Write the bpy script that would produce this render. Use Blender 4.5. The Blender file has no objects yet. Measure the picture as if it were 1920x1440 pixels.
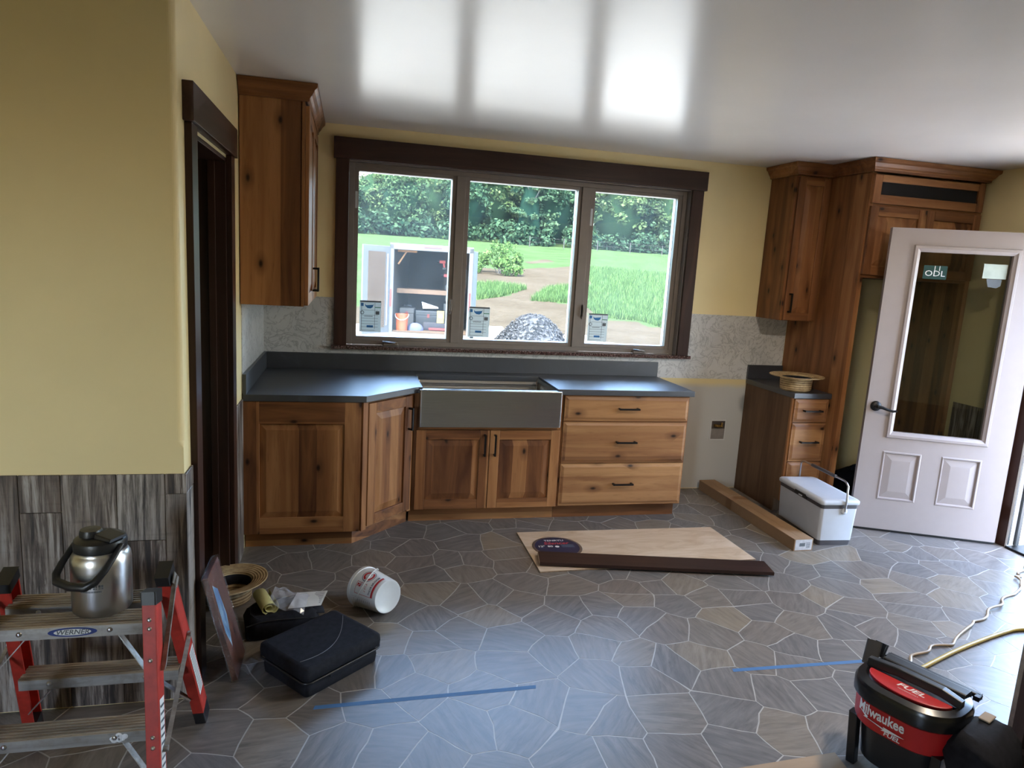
import bpy, math, random
from mathutils import Vector, Matrix, noise as mnoise

random.seed(11)
SC = bpy.context.scene
COL = SC.collection
PI = math.pi

# ------------------------------------------------------------------ camera, sky, sun, exposure
cam_data = bpy.data.cameras.new('camera')
cam_data.sensor_width = 36.0
cam_data.lens = 1295.372 * 36.0 / 1920.0
cam_data.clip_start = 0.05
cam_data.clip_end = 600
cam = bpy.data.objects.new('camera', cam_data)
COL.objects.link(cam)
_pitch, _roll, _yaw = -0.1687, -0.0593, -0.2353
_R = Matrix.Rotation(_yaw, 3, 'Z') @ Matrix.Rotation(_pitch, 3, 'X') @ Matrix.Rotation(_roll, 3, 'Y')
_r, _f, _u = _R.col[0], _R.col[1], _R.col[2]
cam.matrix_world = Matrix(((_r.x, _u.x, -_f.x, 0.5588), (_r.y, _u.y, -_f.y, -4.8156),
                           (_r.z, _u.z, -_f.z, 1.6586), (0, 0, 0, 1)))
SC.camera = cam

world = bpy.data.worlds.new('sky')
SC.world = world
world.use_nodes = True
wt = world.node_tree
wt.nodes.clear()
w_out = wt.nodes.new('ShaderNodeOutputWorld')
w_bg = wt.nodes.new('ShaderNodeBackground')
w_sky = wt.nodes.new('ShaderNodeTexSky')
w_sky.sky_type = 'NISHITA'
w_sky.sun_disc = False
w_sky.sun_elevation = math.radians(62)
w_sky.sun_rotation = math.radians(200)
w_sky.dust_density = 1.5
w_sky.ozone_density = 1.0
w_bg.inputs['Strength'].default_value = 0.90
wt.links.new(w_sky.outputs[0], w_bg.inputs['Color'])
wt.links.new(w_bg.outputs[0], w_out.inputs[0])

sun_data = bpy.data.lights.new('sun', 'SUN')
sun_data.energy = 5.6
sun_data.angle = math.radians(0.6)
sun_data.color = (1.0, 0.95, 0.86)
sun = bpy.data.objects.new('sun', sun_data)
COL.objects.link(sun)
sun.rotation_euler = Vector((0.30, 0.50, -1.2)).to_track_quat('-Z', 'Y').to_euler()

def sky_portal(name, loc, rot, sx, sy):
    d = bpy.data.lights.new(name, 'AREA')
    d.shape = 'RECTANGLE'
    d.size, d.size_y = sx, sy
    d.cycles.is_portal = True
    o = bpy.data.objects.new(name, d)
    COL.objects.link(o)
    o.location = loc
    o.rotation_euler = rot
sky_portal('kitchen_window_portal', (1.76, 0.17, 1.68), (-PI / 2, 0, 0), 2.5, 1.25)
sky_portal('entry_doorway_portal', (5.05, -1.78, 1.03), (0, PI / 2, 0), 2.1, 1.0)
sky_portal('rear_window_portal', (-2.3, -7.72, 1.55), (PI / 2, 0, 0), 0.85, 1.35)

SC.view_settings.view_transform = 'Standard'
SC.view_settings.look = 'None'
SC.view_settings.exposure = 2.92
SC.view_settings.gamma = 1.0
SC.view_settings.use_curve_mapping = False
SC.cycles.max_bounces = 7
SC.cycles.diffuse_bounces = 4
SC.cycles.glossy_bounces = 3
SC.cycles.transparent_max_bounces = 12
SC.cycles.use_adaptive_sampling = True
SC.cycles.adaptive_threshold = 0.03
SC.cycles.caustics_reflective = False
SC.cycles.caustics_refractive = False

# ------------------------------------------------------------------ helpers
def hexc(h):
    h = h.lstrip('#')
    c = [int(h[i:i + 2], 16) / 255 for i in (0, 2, 4)]
    return tuple((x / 12.92 if x <= 0.04045 else ((x + 0.055) / 1.055) ** 2.4) for x in c) + (1.0,)

def col(c):
    if isinstance(c, str):
        return hexc(c)
    return tuple(c) if len(c) == 4 else tuple(c) + (1.0,)

class Graph:
    """small wrapper round a material node tree"""
    def __init__(s, name):
        s.m = bpy.data.materials.new(name)
        s.m.use_nodes = True
        s.t = s.m.node_tree
        s.t.nodes.clear()
        s.out = s.t.nodes.new('ShaderNodeOutputMaterial')
    def put(s, sock, v):
        if isinstance(v, bpy.types.NodeSocket):
            s.t.links.new(v, sock)
        elif v is not None:
            sock.default_value = v
    def n(s, ty, ins=None, **props):
        nd = s.t.nodes.new('ShaderNode' + ty)
        for k, v in props.items():
            setattr(nd, k, v)
        for k, v in (ins or {}).items():
            s.put(nd.inputs[k], v)
        return nd
    def math(s, op, a, b=None, c=None, clamp=False):
        nd = s.n('Math', operation=op, use_clamp=clamp)
        s.put(nd.inputs[0], a)
        if b is not None: s.put(nd.inputs[1], b)
        if c is not None: s.put(nd.inputs[2], c)
        return nd.outputs[0]
    def vmath(s, op, a, b):
        nd = s.n('VectorMath', operation=op)
        s.put(nd.inputs[0], a); s.put(nd.inputs[1], b)
        return nd.outputs[0]
    def mix(s, fac, a, b, blend='MIX'):
        nd = s.n('Mix', data_type='RGBA', blend_type=blend)
        s.put(nd.inputs[0], fac)
        s.put(nd.inputs[6], col(a) if not isinstance(a, bpy.types.NodeSocket) else a)
        s.put(nd.inputs[7], col(b) if not isinstance(b, bpy.types.NodeSocket) else b)
        return nd.outputs[2]
    def ramp(s, fac, stops):
        nd = s.n('ValToRGB')
        el = nd.color_ramp.elements
        while len(el) < len(stops): el.new(0.5)
        for e, (p, c) in zip(el, stops):
            e.position = p
            e.color = col(c) if not isinstance(c, (int, float)) else (c, c, c, 1)
        s.put(nd.inputs[0], fac)
        return nd.outputs[0]
    def noise(s, vec, scale=5, detail=3, rough=0.55, dist=0.0):
        nd = s.n('TexNoise', {'Vector': vec, 'Scale': scale, 'Detail': detail, 'Roughness': rough, 'Distortion': dist})
        return nd.outputs[0]
    def coord(s, kind='Object'):
        return s.n('TexCoord').outputs[kind]
    def scale(s, vec, sc):
        return s.vmath('MULTIPLY', vec, sc)
    def attr(s, name='rnd'):
        return s.n('Attribute', attribute_name=name).outputs['Fac']
    def bump(s, h, strength=0.2, dist=0.01):
        return s.n('Bump', {'Height': h, 'Strength': strength, 'Distance': dist}).outputs[0]
    def principled(s, color, rough=0.5, metal=0.0, normal=None, **kw):
        p = s.n('BsdfPrincipled')
        s.put(p.inputs['Base Color'], col(color) if not isinstance(color, bpy.types.NodeSocket) else color)
        s.put(p.inputs['Roughness'], rough)
        s.put(p.inputs['Metallic'], metal)
        if normal is not None: s.put(p.inputs['Normal'], normal)
        for k, v in kw.items():
            s.put(p.inputs[k], v)
        s.t.links.new(p.outputs[0], s.out.inputs[0])
        return p

def plain(name, color, rough=0.5, metal=0.0, var=0.12, scale=14.0, bump=0.0, bscale=120.0, **kw):
    """one colour with soft variation and optional fine relief"""
    g = Graph(name)
    c = g.coord()
    n = g.noise(c, scale, 4)
    base = col(color)
    dark = tuple(x * (1 - var) for x in base[:3])
    lite = tuple(min(1, x * (1 + var)) for x in base[:3])
    cc = g.ramp(n, [(0.3, dark), (0.7, lite)])
    nor = g.bump(g.noise(c, bscale, 2), bump, 0.003) if bump else None
    g.principled(cc, rough, metal, nor, **kw)
    return g.m

def wood(name, axis, light, mid, dark, band=0.098, rough=0.42, knots=0.42, grain=12.0, tone=0.46, spec=0.3):
    g = Graph(name)
    oc = g.coord()
    r = g.attr()
    off = g.n('CombineXYZ', {0: g.math('MULTIPLY', r, 13.7), 1: g.math('MULTIPLY', r, 7.3), 2: g.math('MULTIPLY', r, 29.1)}).outputs[0]
    p = g.vmath('ADD', oc, off)
    st = {'x': (1.0, grain, grain), 'y': (grain, 1.0, grain), 'z': (grain, grain, 1.0)}[axis]
    sep = g.n('SeparateXYZ', {0: oc}).outputs
    across = {'x': g.math('ADD', sep[2], g.math('MULTIPLY', sep[1], 0.35)), 'y': sep[0], 'z': g.math('ADD', sep[0], sep[1])}[axis]
    low = g.noise(g.scale(p, tuple(v * 0.3 for v in st)), 1.0, 2)
    fine = g.noise(g.scale(p, tuple(v * 1.0 for v in st)), 1.0, 6, 0.52, 1.4)
    pores = g.noise(g.scale(p, tuple(v * 9 for v in st)), 1.0, 3, 0.6)
    bid = g.math('FLOOR', g.math('ADD', g.math('DIVIDE', g.math('ADD', across, g.math('MULTIPLY', low, 0.012)), band), g.math('MULTIPLY', r, 41.0)))
    wn = g.n('TexWhiteNoise', {'W': bid}, noise_dimensions='1D').outputs[0]
    t = g.math('ADD', g.math('MULTIPLY', wn, tone), g.math('MULTIPLY', fine, 1.15 - tone * 0.45))
    t = g.math('ADD', t, g.math('MULTIPLY', g.math('SUBTRACT', low, 0.5), 0.55))
    t = g.math('SUBTRACT', t, 0.17)
    c = g.ramp(t, [(0.12, dark), (0.48, mid), (0.88, light)])
    c = g.mix(g.ramp(pores, [(0.56, 0.0), (0.78, 0.35)]), c, dark)
    if knots > 0:
        along = {'x': sep[0], 'y': sep[1], 'z': sep[2]}[axis]
        kv = g.n('CombineXYZ', {0: g.math('ADD', g.math('MULTIPLY', across, 6.5), g.math('ADD', g.math('MULTIPLY', r, 57.0), g.math('MULTIPLY', fine, 0.10))), 1: g.math('ADD', g.math('MULTIPLY', along, 3.4), g.math('MULTIPLY', r, 23.0)), 2: 0.0}).outputs[0]
        vo = g.n('TexVoronoi', {'Vector': kv, 'Scale': 1.0}, voronoi_dimensions='2D')
        gate = g.math('LESS_THAN', g.n('SeparateColor', {0: vo.outputs['Color']}).outputs[0], knots)
        k1 = g.math('MULTIPLY', g.ramp(vo.outputs['Distance'], [(0.03, 1.0), (0.085, 0.0)]), gate)
        k2 = g.math('MULTIPLY', g.ramp(vo.outputs['Distance'], [(0.05, 0.65), (0.26, 0.0)]), gate)
        c = g.mix(k2, c, dark)
        c = g.mix(k1, c, tuple(x * 0.22 for x in col(dark)[:3]))
    g.principled(c, rough, 0.0, g.bump(fine, 0.08, 0.004), **{'Specular IOR Level': spec})
    return g.m

WM = {}
class MB:
    """collects polygons (world coordinates unless told otherwise) for one mesh"""
    def __init__(s):
        s.v, s.f, s.m, s.r, s.sm = [], [], [], [], []
    def face(s, pts, mi=0, r=0.0, smooth=False):
        b = len(s.v)
        s.v += [Vector(p) for p in pts]
        s.f.append(list(range(b, b + len(pts)))); s.m.append(mi); s.r.append(r); s.sm.append(smooth)
    def raw(s, vs, fs, mi=0, r=0.0, smooth=False):
        b = len(s.v)
        s.v += [Vector(p) for p in vs]
        for f in fs:
            s.f.append([b + i for i in f]); s.m.append(mi); s.r.append(r); s.sm.append(smooth)
        return s
    def box(s, x0, x1, y0, y1, z0, z1, mi=0, r=0.0):
        x0, x1 = sorted((x0, x1)); y0, y1 = sorted((y0, y1)); z0, z1 = sorted((z0, z1))
        vs = [(x, y, z) for z in (z0, z1) for y in (y0, y1) for x in (x0, x1)]
        return s.raw(vs, [(0, 2, 3, 1), (4, 5, 7, 6), (0, 1, 5, 4), (2, 6, 7, 3), (0, 4, 6, 2), (1, 3, 7, 5)], mi, r)
    def prism(s, pts, z0, z1, mi=0, r=0.0, top=None):
        """pts counter-clockwise (x,y); optional scaled top polygon"""
        n = len(pts); tp = top or pts
        vs = [(x, y, z0) for x, y in pts] + [(x, y, z1) for x, y in tp]
        fs = [tuple(range(n - 1, -1, -1)), tuple(range(n, 2 * n))] + [(i, (i + 1) % n, n + (i + 1) % n, n + i) for i in range(n)]
        return s.raw(vs, fs, mi, r)
    def rings(s, rings, mi=0, r=0.0, cap0=True, cap1=True, smooth=True, closed=True):
        n = len(rings[0])
        vs = [p for rg in rings for p in rg]
        fs = []
        for k in range(len(rings) - 1):
            for i in range(n if closed else n - 1):
                j = (i + 1) % n
                fs.append((k * n + i, k * n + j, (k + 1) * n + j, (k + 1) * n + i))
        s.raw(vs, fs, mi, r, smooth)
        if cap0: s.face([rings[0][i] for i in range(n - 1, -1, -1)], mi, r)
        if cap1: s.face(rings[-1], mi, r)
        return s
    def lathe(s, prof, seg=32, c=(0, 0), sx=1.0, sy=1.0, mi=0, cap0=True, cap1=True, r=0.0):
        rg = [[(c[0] + q * sx * math.cos(2 * PI * i / seg), c[1] + q * sy * math.sin(2 * PI * i / seg), z) for i in range(seg)] for q, z in prof]
        return s.rings(rg, mi, r, cap0, cap1)
    def tube(s, path, rad, seg=8, mi=0, closed=False, r=0.0, flat=1.0):
        P = [Vector(p) for p in path]
        n = len(P)
        rg = []
        up = None
        for i, p in enumerate(P):
            a = P[(i - 1) % n] if (closed or i > 0) else p
            b = P[(i + 1) % n] if (closed or i < n - 1) else p
            t = (b - a)
            t = t.normalized() if t.length > 1e-9 else Vector((0, 0, 1))
            if up is None:
                up = Vector((0, 0, 1)) if abs(t.z) < 0.9 else Vector((1, 0, 0))
            x = up - t * up.dot(t)
            x = x.normalized() if x.length > 1e-6 else t.orthogonal().normalized()
            up = x
            y = t.cross(x)
            rr = rad[i] if isinstance(rad, (list, tuple)) else rad
            rg.append([p + x * rr * flat * math.cos(2 * PI * k / seg) + y * rr * math.sin(2 * PI * k / seg) for k in range(seg)])
        if closed:
            rg.append(rg[0])
        return s.rings(rg, mi, r, not closed, not closed)
    def rod(s, a, b, rad, seg=10, mi=0, r=0.0):
        return s.tube([a, b], rad, seg, mi, False, r)
    def bar(s, a, b, w, t, side, mi=0, r=0.0):
        """square bar from a to b: w along 'side' vector, t along the third axis"""
        a, b, side = Vector(a), Vector(b), Vector(side).normalized()
        d = (b - a).normalized()
        th = d.cross(side).normalized()
        rg = [[p + side * sx * w / 2 + th * sy * t / 2 for sx, sy in ((-1, -1), (1, -1), (1, 1), (-1, 1))] for p in (a, b)]
        return s.rings(rg, mi, r, smooth=False)
    def move(s, M):
        s.v = [M @ v for v in s.v]
        return s
    def add(s, o, M=None, mi=None):
        b = len(s.v)
        s.v += [(M @ v) if M else v.copy() for v in o.v]
        s.f += [[b + i for i in f] for f in o.f]
        s.m += [mi if mi is not None else k for k in o.m]
        s.r += o.r; s.sm += o.sm
        return s
    def build(s, name, mats, parent=None, local=False, bevel=0.0, sharp=None, origin=None, seg=2, solid=0.0, weld=False):
        me = bpy.data.meshes.new(name)
        vs = s.v
        if parent is not None:
            W = WM[parent]
            if not local:
                I = W.inverted()
                vs = [I @ v for v in vs]
            ow = Matrix()
        else:
            if origin is None:
                xs = [v.x for v in vs]; ys = [v.y for v in vs]; zs = [v.z for v in vs]
                origin = Vector(((min(xs) + max(xs)) / 2, (min(ys) + max(ys)) / 2, min(zs)))
            origin = Vector(origin)
            vs = [v - origin for v in vs]
            ow = Matrix.Translation(origin)
        me.from_pydata([tuple(v) for v in vs], [], s.f)
        if not isinstance(mats, (list, tuple)): mats = [mats]
        for m in mats: me.materials.append(m)
        me.polygons.foreach_set('material_index', s.m)
        me.polygons.foreach_set('use_smooth', s.sm)
        at = me.attributes.new('rnd', 'FLOAT', 'FACE')
        at.data.foreach_set('value', s.r)
        if weld:
            import bmesh
            bm = bmesh.new(); bm.from_mesh(me)
            bmesh.ops.remove_doubles(bm, verts=bm.verts, dist=1e-5)
            bmesh.ops.recalc_face_normals(bm, faces=bm.faces)
            bm.to_mesh(me); bm.free()
        if sharp is not None:
            me.set_sharp_from_angle(angle=math.radians(sharp))
        me.update()
        o = bpy.data.objects.new(name, me)
        COL.objects.link(o)
        if parent is not None:
            o.parent = parent
            WM[o] = WM[parent].copy()
        else:
            o.matrix_world = ow
            WM[o] = ow
        if bevel:
            b = o.modifiers.new('bevel', 'BEVEL')
            b.width = bevel; b.segments = seg; b.limit_method = 'ANGLE'; b.angle_limit = math.radians(35)
        if solid:
            b = o.modifiers.new('thickness', 'SOLIDIFY')
            b.thickness = solid
        return o

def tag(o, label=None, cat=None, group=None, kind=None):
    if label: o['label'] = label
    if cat: o['category'] = cat
    if group: o['group'] = group
    if kind: o['kind'] = kind
    return o

def thing(name, label=None, cat=None, loc=(0, 0, 0), rotz=0.0, group=None, kind=None, rot=None):
    o = bpy.data.objects.new(name, None)
    COL.objects.link(o)
    M = Matrix.Translation(Vector(loc)) @ (rot.to_4x4() if rot is not None else Matrix.Rotation(rotz, 4, 'Z'))
    o.matrix_world = M
    WM[o] = M
    o.empty_display_size = 0.1
    return tag(o, label, cat, group, kind)

def text_mb(body, size, mi=0, shear=0.0, bold=0.0, fn=None, xs=1.0, align='CENTER'):
    """flat lettering as a mesh; fn maps (x, y) in the sheet to a point"""
    cu = bpy.data.curves.new('lettering', 'FONT')
    cu.body = body; cu.size = size; cu.align_x = align; cu.align_y = 'CENTER'
    cu.shear = shear; cu.offset = bold; cu.resolution_u = 2
    ob = bpy.data.objects.new('lettering', cu)
    COL.objects.link(ob)
    bpy.context.view_layer.update()
    me = bpy.data.meshes.new_from_object(ob.evaluated_get(bpy.context.evaluated_depsgraph_get()))
    mb = MB()
    vs = [v.co.copy() for v in me.vertices]
    mb.raw([fn(v.x * xs, v.y) if fn else v for v in vs], [tuple(p.vertices) for p in me.polygons], mi)
    bpy.data.objects.remove(ob); bpy.data.curves.remove(cu); bpy.data.meshes.remove(me)
    return mb

def T(x, y, z=0.0, rz=0.0):
    return Matrix.Translation((x, y, z)) @ Matrix.Rotation(rz, 4, 'Z')

def arc(cx, cy, r, a0, a1, n):
    return [(cx + r * math.cos(math.radians(a0 + (a1 - a0) * i / n)), cy + r * math.sin(math.radians(a0 + (a1 - a0) * i / n))) for i in range(n + 1)]

def rrect(x0, x1, y0, y1, r, n=4):
    return arc(x1 - r, y0 + r, r, -90, 0, n) + arc(x1 - r, y1 - r, r, 0, 90, n) + arc(x0 + r, y1 - r, r, 90, 180, n) + arc(x0 + r, y0 + r, r, 180, 270, n)

def R1():
    return random.random()

# ------------------------------------------------------------------ materials
HL, HM, HD = (0.4002, 0.1863, 0.0718), (0.2277, 0.0911, 0.0331), (0.0800, 0.0276, 0.0110)
WOOD_V = wood('hickory_vertical', 'z', HL, HM, HD)
WOOD_H = wood('hickory_horizontal', 'x', HL, HM, HD)
WOOD_VY = wood('hickory_horizontal_side', 'y', HL, HM, HD)
WOOD_HL = wood('hickory_drawer_front', 'x', (0.40, 0.205, 0.085), (0.245, 0.110, 0.044), (0.085, 0.032, 0.013), band=0.11, knots=0.35)
RAW_SIDE = wood('cabinet_plain_side', 'z', (0.20, 0.115, 0.060), (0.155, 0.085, 0.043), (0.085, 0.042, 0.021), band=0.7, knots=0.0, tone=0.2, rough=0.55)
TRIM = wood('dark_stained_trim', 'z', (0.075, 0.034, 0.024), (0.042, 0.019, 0.014), (0.020, 0.010, 0.008), band=0.3, knots=0.0, rough=0.33, tone=0.25)
TRIM_H = wood('dark_stained_trim_horizontal', 'x', (0.075, 0.036, 0.026), (0.042, 0.020, 0.015), (0.020, 0.010, 0.008), band=0.3, knots=0.0, rough=0.36, tone=0.25)
TRIM_Y = wood('dark_stained_trim_side', 'y', (0.095, 0.046, 0.030), (0.060, 0.028, 0.018), (0.026, 0.012, 0.009), band=0.3, knots=0.0, rough=0.36, tone=0.25)
YELLOW = plain('yellow_wall_paint', (0.80, 0.655, 0.345), 0.48, var=0.03, scale=3, bump=0.05, bscale=260)
CEIL = plain('ceiling_paint', (0.84, 0.81, 0.77), 0.22, var=0.02, scale=2, **{'Specular IOR Level': 0.25})
PRIMER = plain('bare_drywall', (0.58, 0.565, 0.54), 0.8, var=0.04, scale=4)
BLACK_METAL = plain('black_metal', (0.012, 0.011, 0.011), 0.42, 0.6, var=0.1)
BLACK_PLASTIC = plain('black_plastic', (0.012, 0.012, 0.013), 0.38, var=0.15, bump=0.05)
BLACK_CLOTH = plain('black_nylon_cloth', (0.013, 0.013, 0.017), 0.85, var=0.3, scale=40, bump=0.25, bscale=500, **{'Specular IOR Level': 0.2})
WHITE_PLASTIC = plain('white_plastic', (0.62, 0.63, 0.65), 0.42, var=0.04)
WHITE_PAINT = plain('white_paint', (0.72, 0.72, 0.72), 0.45, var=0.04)
VENT_SHADE = plain('painted_vent_shade', (0.006, 0.005, 0.005), 0.9)
PAPER = plain('paper', (0.66, 0.66, 0.64), 0.8, var=0.05)
# ------------------------------------------------------------------ the room shell
ZC = 2.496          # ceiling height
XW = 4.87           # inner face of the right-hand wall
YF = -2.28          # face of the partition on the left
REAR = -7.6
LEFT = -4.1

# floor: printed flagstones with pale joints
def stone_material():
    g = Graph('flagstone')
    r = g.attr()
    c = g.coord()
    sep = g.n('SeparateXYZ', {0: c}).outputs
    ang = g.math('MULTIPLY', r, 37.0)
    rot = g.n('VectorRotate', {'Vector': c, 'Angle': ang}, rotation_type='Z_AXIS').outputs[0]
    st = g.noise(g.scale(rot, (7.0, 42.0, 1.0)), 1.0, 6, 0.68, 0.6)
    blot = g.noise(g.vmath('ADD', c, g.n('CombineXYZ', {0: ang}).outputs[0]), 5.0, 4, 0.6)
    base = g.ramp(g.n('TexWhiteNoise', {'W': g.math('MULTIPLY', r, 977.0)}, noise_dimensions='1D').outputs[0],
                  [(0.0, (0.115, 0.108, 0.104)), (0.35, (0.155, 0.143, 0.134)), (0.62, (0.145, 0.120, 0.100)), (0.86, (0.190, 0.158, 0.125)), (1.0, (0.25, 0.195, 0.130))])
    dark = g.mix(0.62, base, (0.034, 0.030, 0.028))
    lite = g.mix(0.42, base, (0.36, 0.325, 0.29))
    m = g.mix(g.ramp(st, [(0.32, 0.0), (0.72, 1.0)]), dark, lite)
    m = g.mix(g.ramp(blot, [(0.35, 0.55), (0.65, 0.0)]), m, base)
    g.principled(m, g.math('ADD', g.math('MULTIPLY', st, 0.10), 0.34), 0.0, g.bump(st, 0.06, 0.002), **{'Specular IOR Level': 0.75})
    return g.m
STONE = stone_material()
GROUT = plain('pale_joint', (0.42, 0.40, 0.37), 0.4, var=0.1, **{'Specular IOR Level': 0.7})

floor = MB().box(LEFT, XW + 0.02, REAR, 0.0, -0.12, -0.0005).build('floor', GROUT, origin=(0, 0, 0))
tag(floor, 'grey and brown flagstone vinyl floor with pale joints', kind='structure')

def voronoi_cells(x0, x1, y0, y1, sp):
    rnd = random.Random(5)
    nx, ny = int((x1 - x0) / sp), int((y1 - y0) / sp)
    pts = {}
    for i in range(-1, nx + 2):
        for j in range(-1, ny + 2):
            pts[(i, j)] = (x0 + (i + 0.5 + (0.5 if j % 2 else 0) + rnd.uniform(-.46, .46)) * sp, y0 + (j + 0.5 + rnd.uniform(-.46, .46)) * sp)
    cells = []
    for (i, j), p in pts.items():
        if not (0 <= i <= nx and 0 <= j <= ny): continue
        poly = [(p[0] - 2 * sp, p[1] - 2 * sp), (p[0] + 2 * sp, p[1] - 2 * sp), (p[0] + 2 * sp, p[1] + 2 * sp), (p[0] - 2 * sp, p[1] + 2 * sp)]
        hp = []
        for di in range(-3, 4):
            for dj in range(-3, 4):
                q = pts.get((i + di, j + dj))
                if q is None or (di == 0 and dj == 0): continue
                hp.append(((q[0] + p[0]) / 2, (q[1] + p[1]) / 2, q[0] - p[0], q[1] - p[1]))
        hp += [(x0, 0, -1, 0), (x1, 0, 1, 0), (0, y0, 0, -1), (0, y1, 0, 1)]
        for mx, my, nxx, nyy in hp:
            out = []
            for k in range(len(poly)):
                a, b = poly[k], poly[(k + 1) % len(poly)]
                da = (a[0] - mx) * nxx + (a[1] - my) * nyy
                db = (b[0] - mx) * nxx + (b[1] - my) * nyy
                if da <= 0: out.append(a)
                if (da < 0 < db) or (db < 0 < da):
                    t = da / (da - db)
                    out.append((a[0] + t * (b[0] - a[0]), a[1] + t * (b[1] - a[1])))
            poly = out
            if len(poly) < 3: break
        if len(poly) >= 3: cells.append(poly)
    return cells

def stone_prism(poly):
    """one stone: edges cut in three and bent by a shared wobble, then drawn in for the joint"""
    pts = []
    n = len(poly)
    for k in range(n):
        a, b = Vector(poly[k]), Vector(poly[(k + 1) % n])
        L = (b - a).length
        if L < 0.012: continue
        m = 1 if L < 0.05 else 3
        for t in range(m):
            q = a.lerp(b, t / m)
            if LEFT + 0.02 < q.x < XW - 0.02 and REAR + 0.02 < q.y < -0.02:
                w = mnoise.noise_vector(Vector((q.x * 7.0, q.y * 7.0, 3.1)))
                q = q + Vector((w.x, w.y)) * 0.017
            pts.append(q)
    n = len(pts)
    if n < 3: return None
    res = []
    for k in range(n):
        a, b, c = pts[k - 1], pts[k], pts[(k + 1) % n]
        d = (c - a)
        if d.length < 1e-6: continue
        nor = Vector((-d.y, d.x)).normalized()
        res.append(b + nor * 0.0027)
    return [(p.x, p.y) for p in res] if len(res) >= 3 else None

cam_p = Vector((0.5588, -4.8156, 1.6586))
def in_frame(p, pad=0):
    q = _R.transposed() @ (Vector(p) - cam_p)
    if q.y < 0.1: return False
    u, v = 960 + 1295.4 * q.x / q.y, 720 - 1295.4 * q.z / q.y
    return -pad < u < 1920 + pad and -pad < v < 1440 + pad
stones = []
for poly in voronoi_cells(LEFT, XW, REAR, 0.0, 0.212):
    cx = sum(p[0] for p in poly) / len(poly); cy = sum(p[1] for p in poly) / len(poly)
    sp = stone_prism(poly)
    if not sp: continue
    area = abs(sum(a[0] * b[1] - b[0] * a[1] for a, b in zip(sp, sp[1:] + sp[:1]))) / 2
    hidden = (cx < 2.85 and cy > -0.50) or (cx > 3.6 and cy > -0.55) or (cx < 0 and cy > YF) or (cx < 0.65 and cy > -0.85) or not in_frame((cx, cy, 0), 60)
    d = (Vector((cx, cy, 0)) - cam_p).length
    stones.append((0 if hidden else area / d ** 3, sp, R1()))
stones.sort(key=lambda s: -s[0])
rest = MB()
for k, (w, sp, rv) in enumerate(stones):
    if k < 300 and w > 0:
        MB().prism(sp, -0.0005, 0.0, 0, rv).build('flagstone', STONE, floor)
    else:
        rest.prism(sp, -0.0005, 0.0, 0, rv)
tag(rest.build('flagstone_field', STONE, floor), kind='stuff')

ceiling = MB().box(LEFT, XW + 0.16, REAR - 0.1, 0.16, ZC, ZC + 0.16).build('ceiling', CEIL)
tag(ceiling, 'smooth satin white ceiling mirroring the window', kind='structure')

# back wall with the window opening
WX0, WX1, WZ0, WZ1 = 0.530, 2.985, 1.050, 2.290
b = MB()
for a in ((LEFT, WX0, -0.5, ZC), (WX1, XW + 0.16, -0.5, ZC), (WX0, WX1, -0.5, WZ0), (WX0, WX1, WZ1, ZC)):
    b.box(a[0], a[1], 0, 0.16, a[2], a[3])
wall_back = tag(b.build('wall_back', YELLOW, origin=(0, 0, 0)), 'yellow back wall round the kitchen window', kind='structure')

def marble():
    g = Graph('grey_marble_laminate')
    c = g.coord()
    n1 = g.noise(c, 3.0, 5, 0.6, 0.8)
    n2 = g.noise(c, 7.5, 6, 0.62, 2.2)
    vein = g.math('ABSOLUTE', g.math('SUBTRACT', n2, 0.5))
    cc = g.ramp(n1, [(0.3, (0.46, 0.45, 0.435)), (0.7, (0.62, 0.605, 0.58))])
    cc = g.mix(g.ramp(vein, [(0.0, 0.55), (0.035, 0.0)]), cc, (0.17, 0.16, 0.155))
    g.principled(cc, 0.38)
    return g.m
MARBLE = marble()
b = MB()
b.box(0, 0.452, -0.004, 0, 0.90, 1.383); b.box(0.452, 3.072, -0.004, 0, 0.90, 1.042); b.box(3.072, 3.904, -0.004, 0, 0.887, 1.383)
b.box(0.452, 3.072, -0.0035, 0, 0.887, 0.90)
b.build('marble_backsplash', MARBLE, wall_back)

def half_painted():
    g = Graph('bare_drywall_below_paint')
    c = g.coord()
    z = g.n('SeparateXYZ', {0: c}).outputs[2]
    z = g.math('ADD', z, g.math('MULTIPLY', g.noise(c, 6, 3), 0.03))
    g.principled(g.mix(g.ramp(g.math('MULTIPLY', z, 1.0), [(0.828, 0.0), (0.872, 1.0)]), (0.50, 0.485, 0.455), (0.66, 0.53, 0.27)), 0.75)
    return g.m
MB().box(2.80, 3.612, -0.002, 0, 0.005, 0.887).build('bare_drywall', half_painted(), wall_back)

# left wall (x = 0) with a doorway, and the partition facing the camera
DY0, DY1, DZ = -2.085, -1.355, 2.065
b = MB()
b.box(-0.12, 0, YF + 0.11, DY0, -0.12, ZC); b.box(-0.12, 0, DY1, 0, -0.12, ZC); b.box(-0.12, 0, DY0, DY1, DZ, ZC)
wall_left = tag(b.build('wall_left', YELLOW, origin=(0, 0, 0)), 'yellow left wall with the dark doorway', kind='structure')
MB().box(0, 0.004, -0.945, -0.004, 0.90, 1.383).build('marble_backsplash', MARBLE, wall_left)
b = MB()
rad = 0.022
pl = [(LEFT, YF)] + arc(-rad, YF + rad, rad, -90, 0, 6) + [(0, YF + 0.11), (LEFT, YF + 0.11)]
b.prism(pl, 0.99, ZC)
b.box(LEFT, 0, YF, YF + 0.11, -0.12, 0.965)
low = [(LEFT, YF), (0, YF), (0, YF), (0, YF), (0, YF), (0, YF), (0, YF), (0, YF), (0, YF + 0.11), (LEFT, YF + 0.11)]
b.prism(low, 0.965, 0.99, top=pl)
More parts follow.
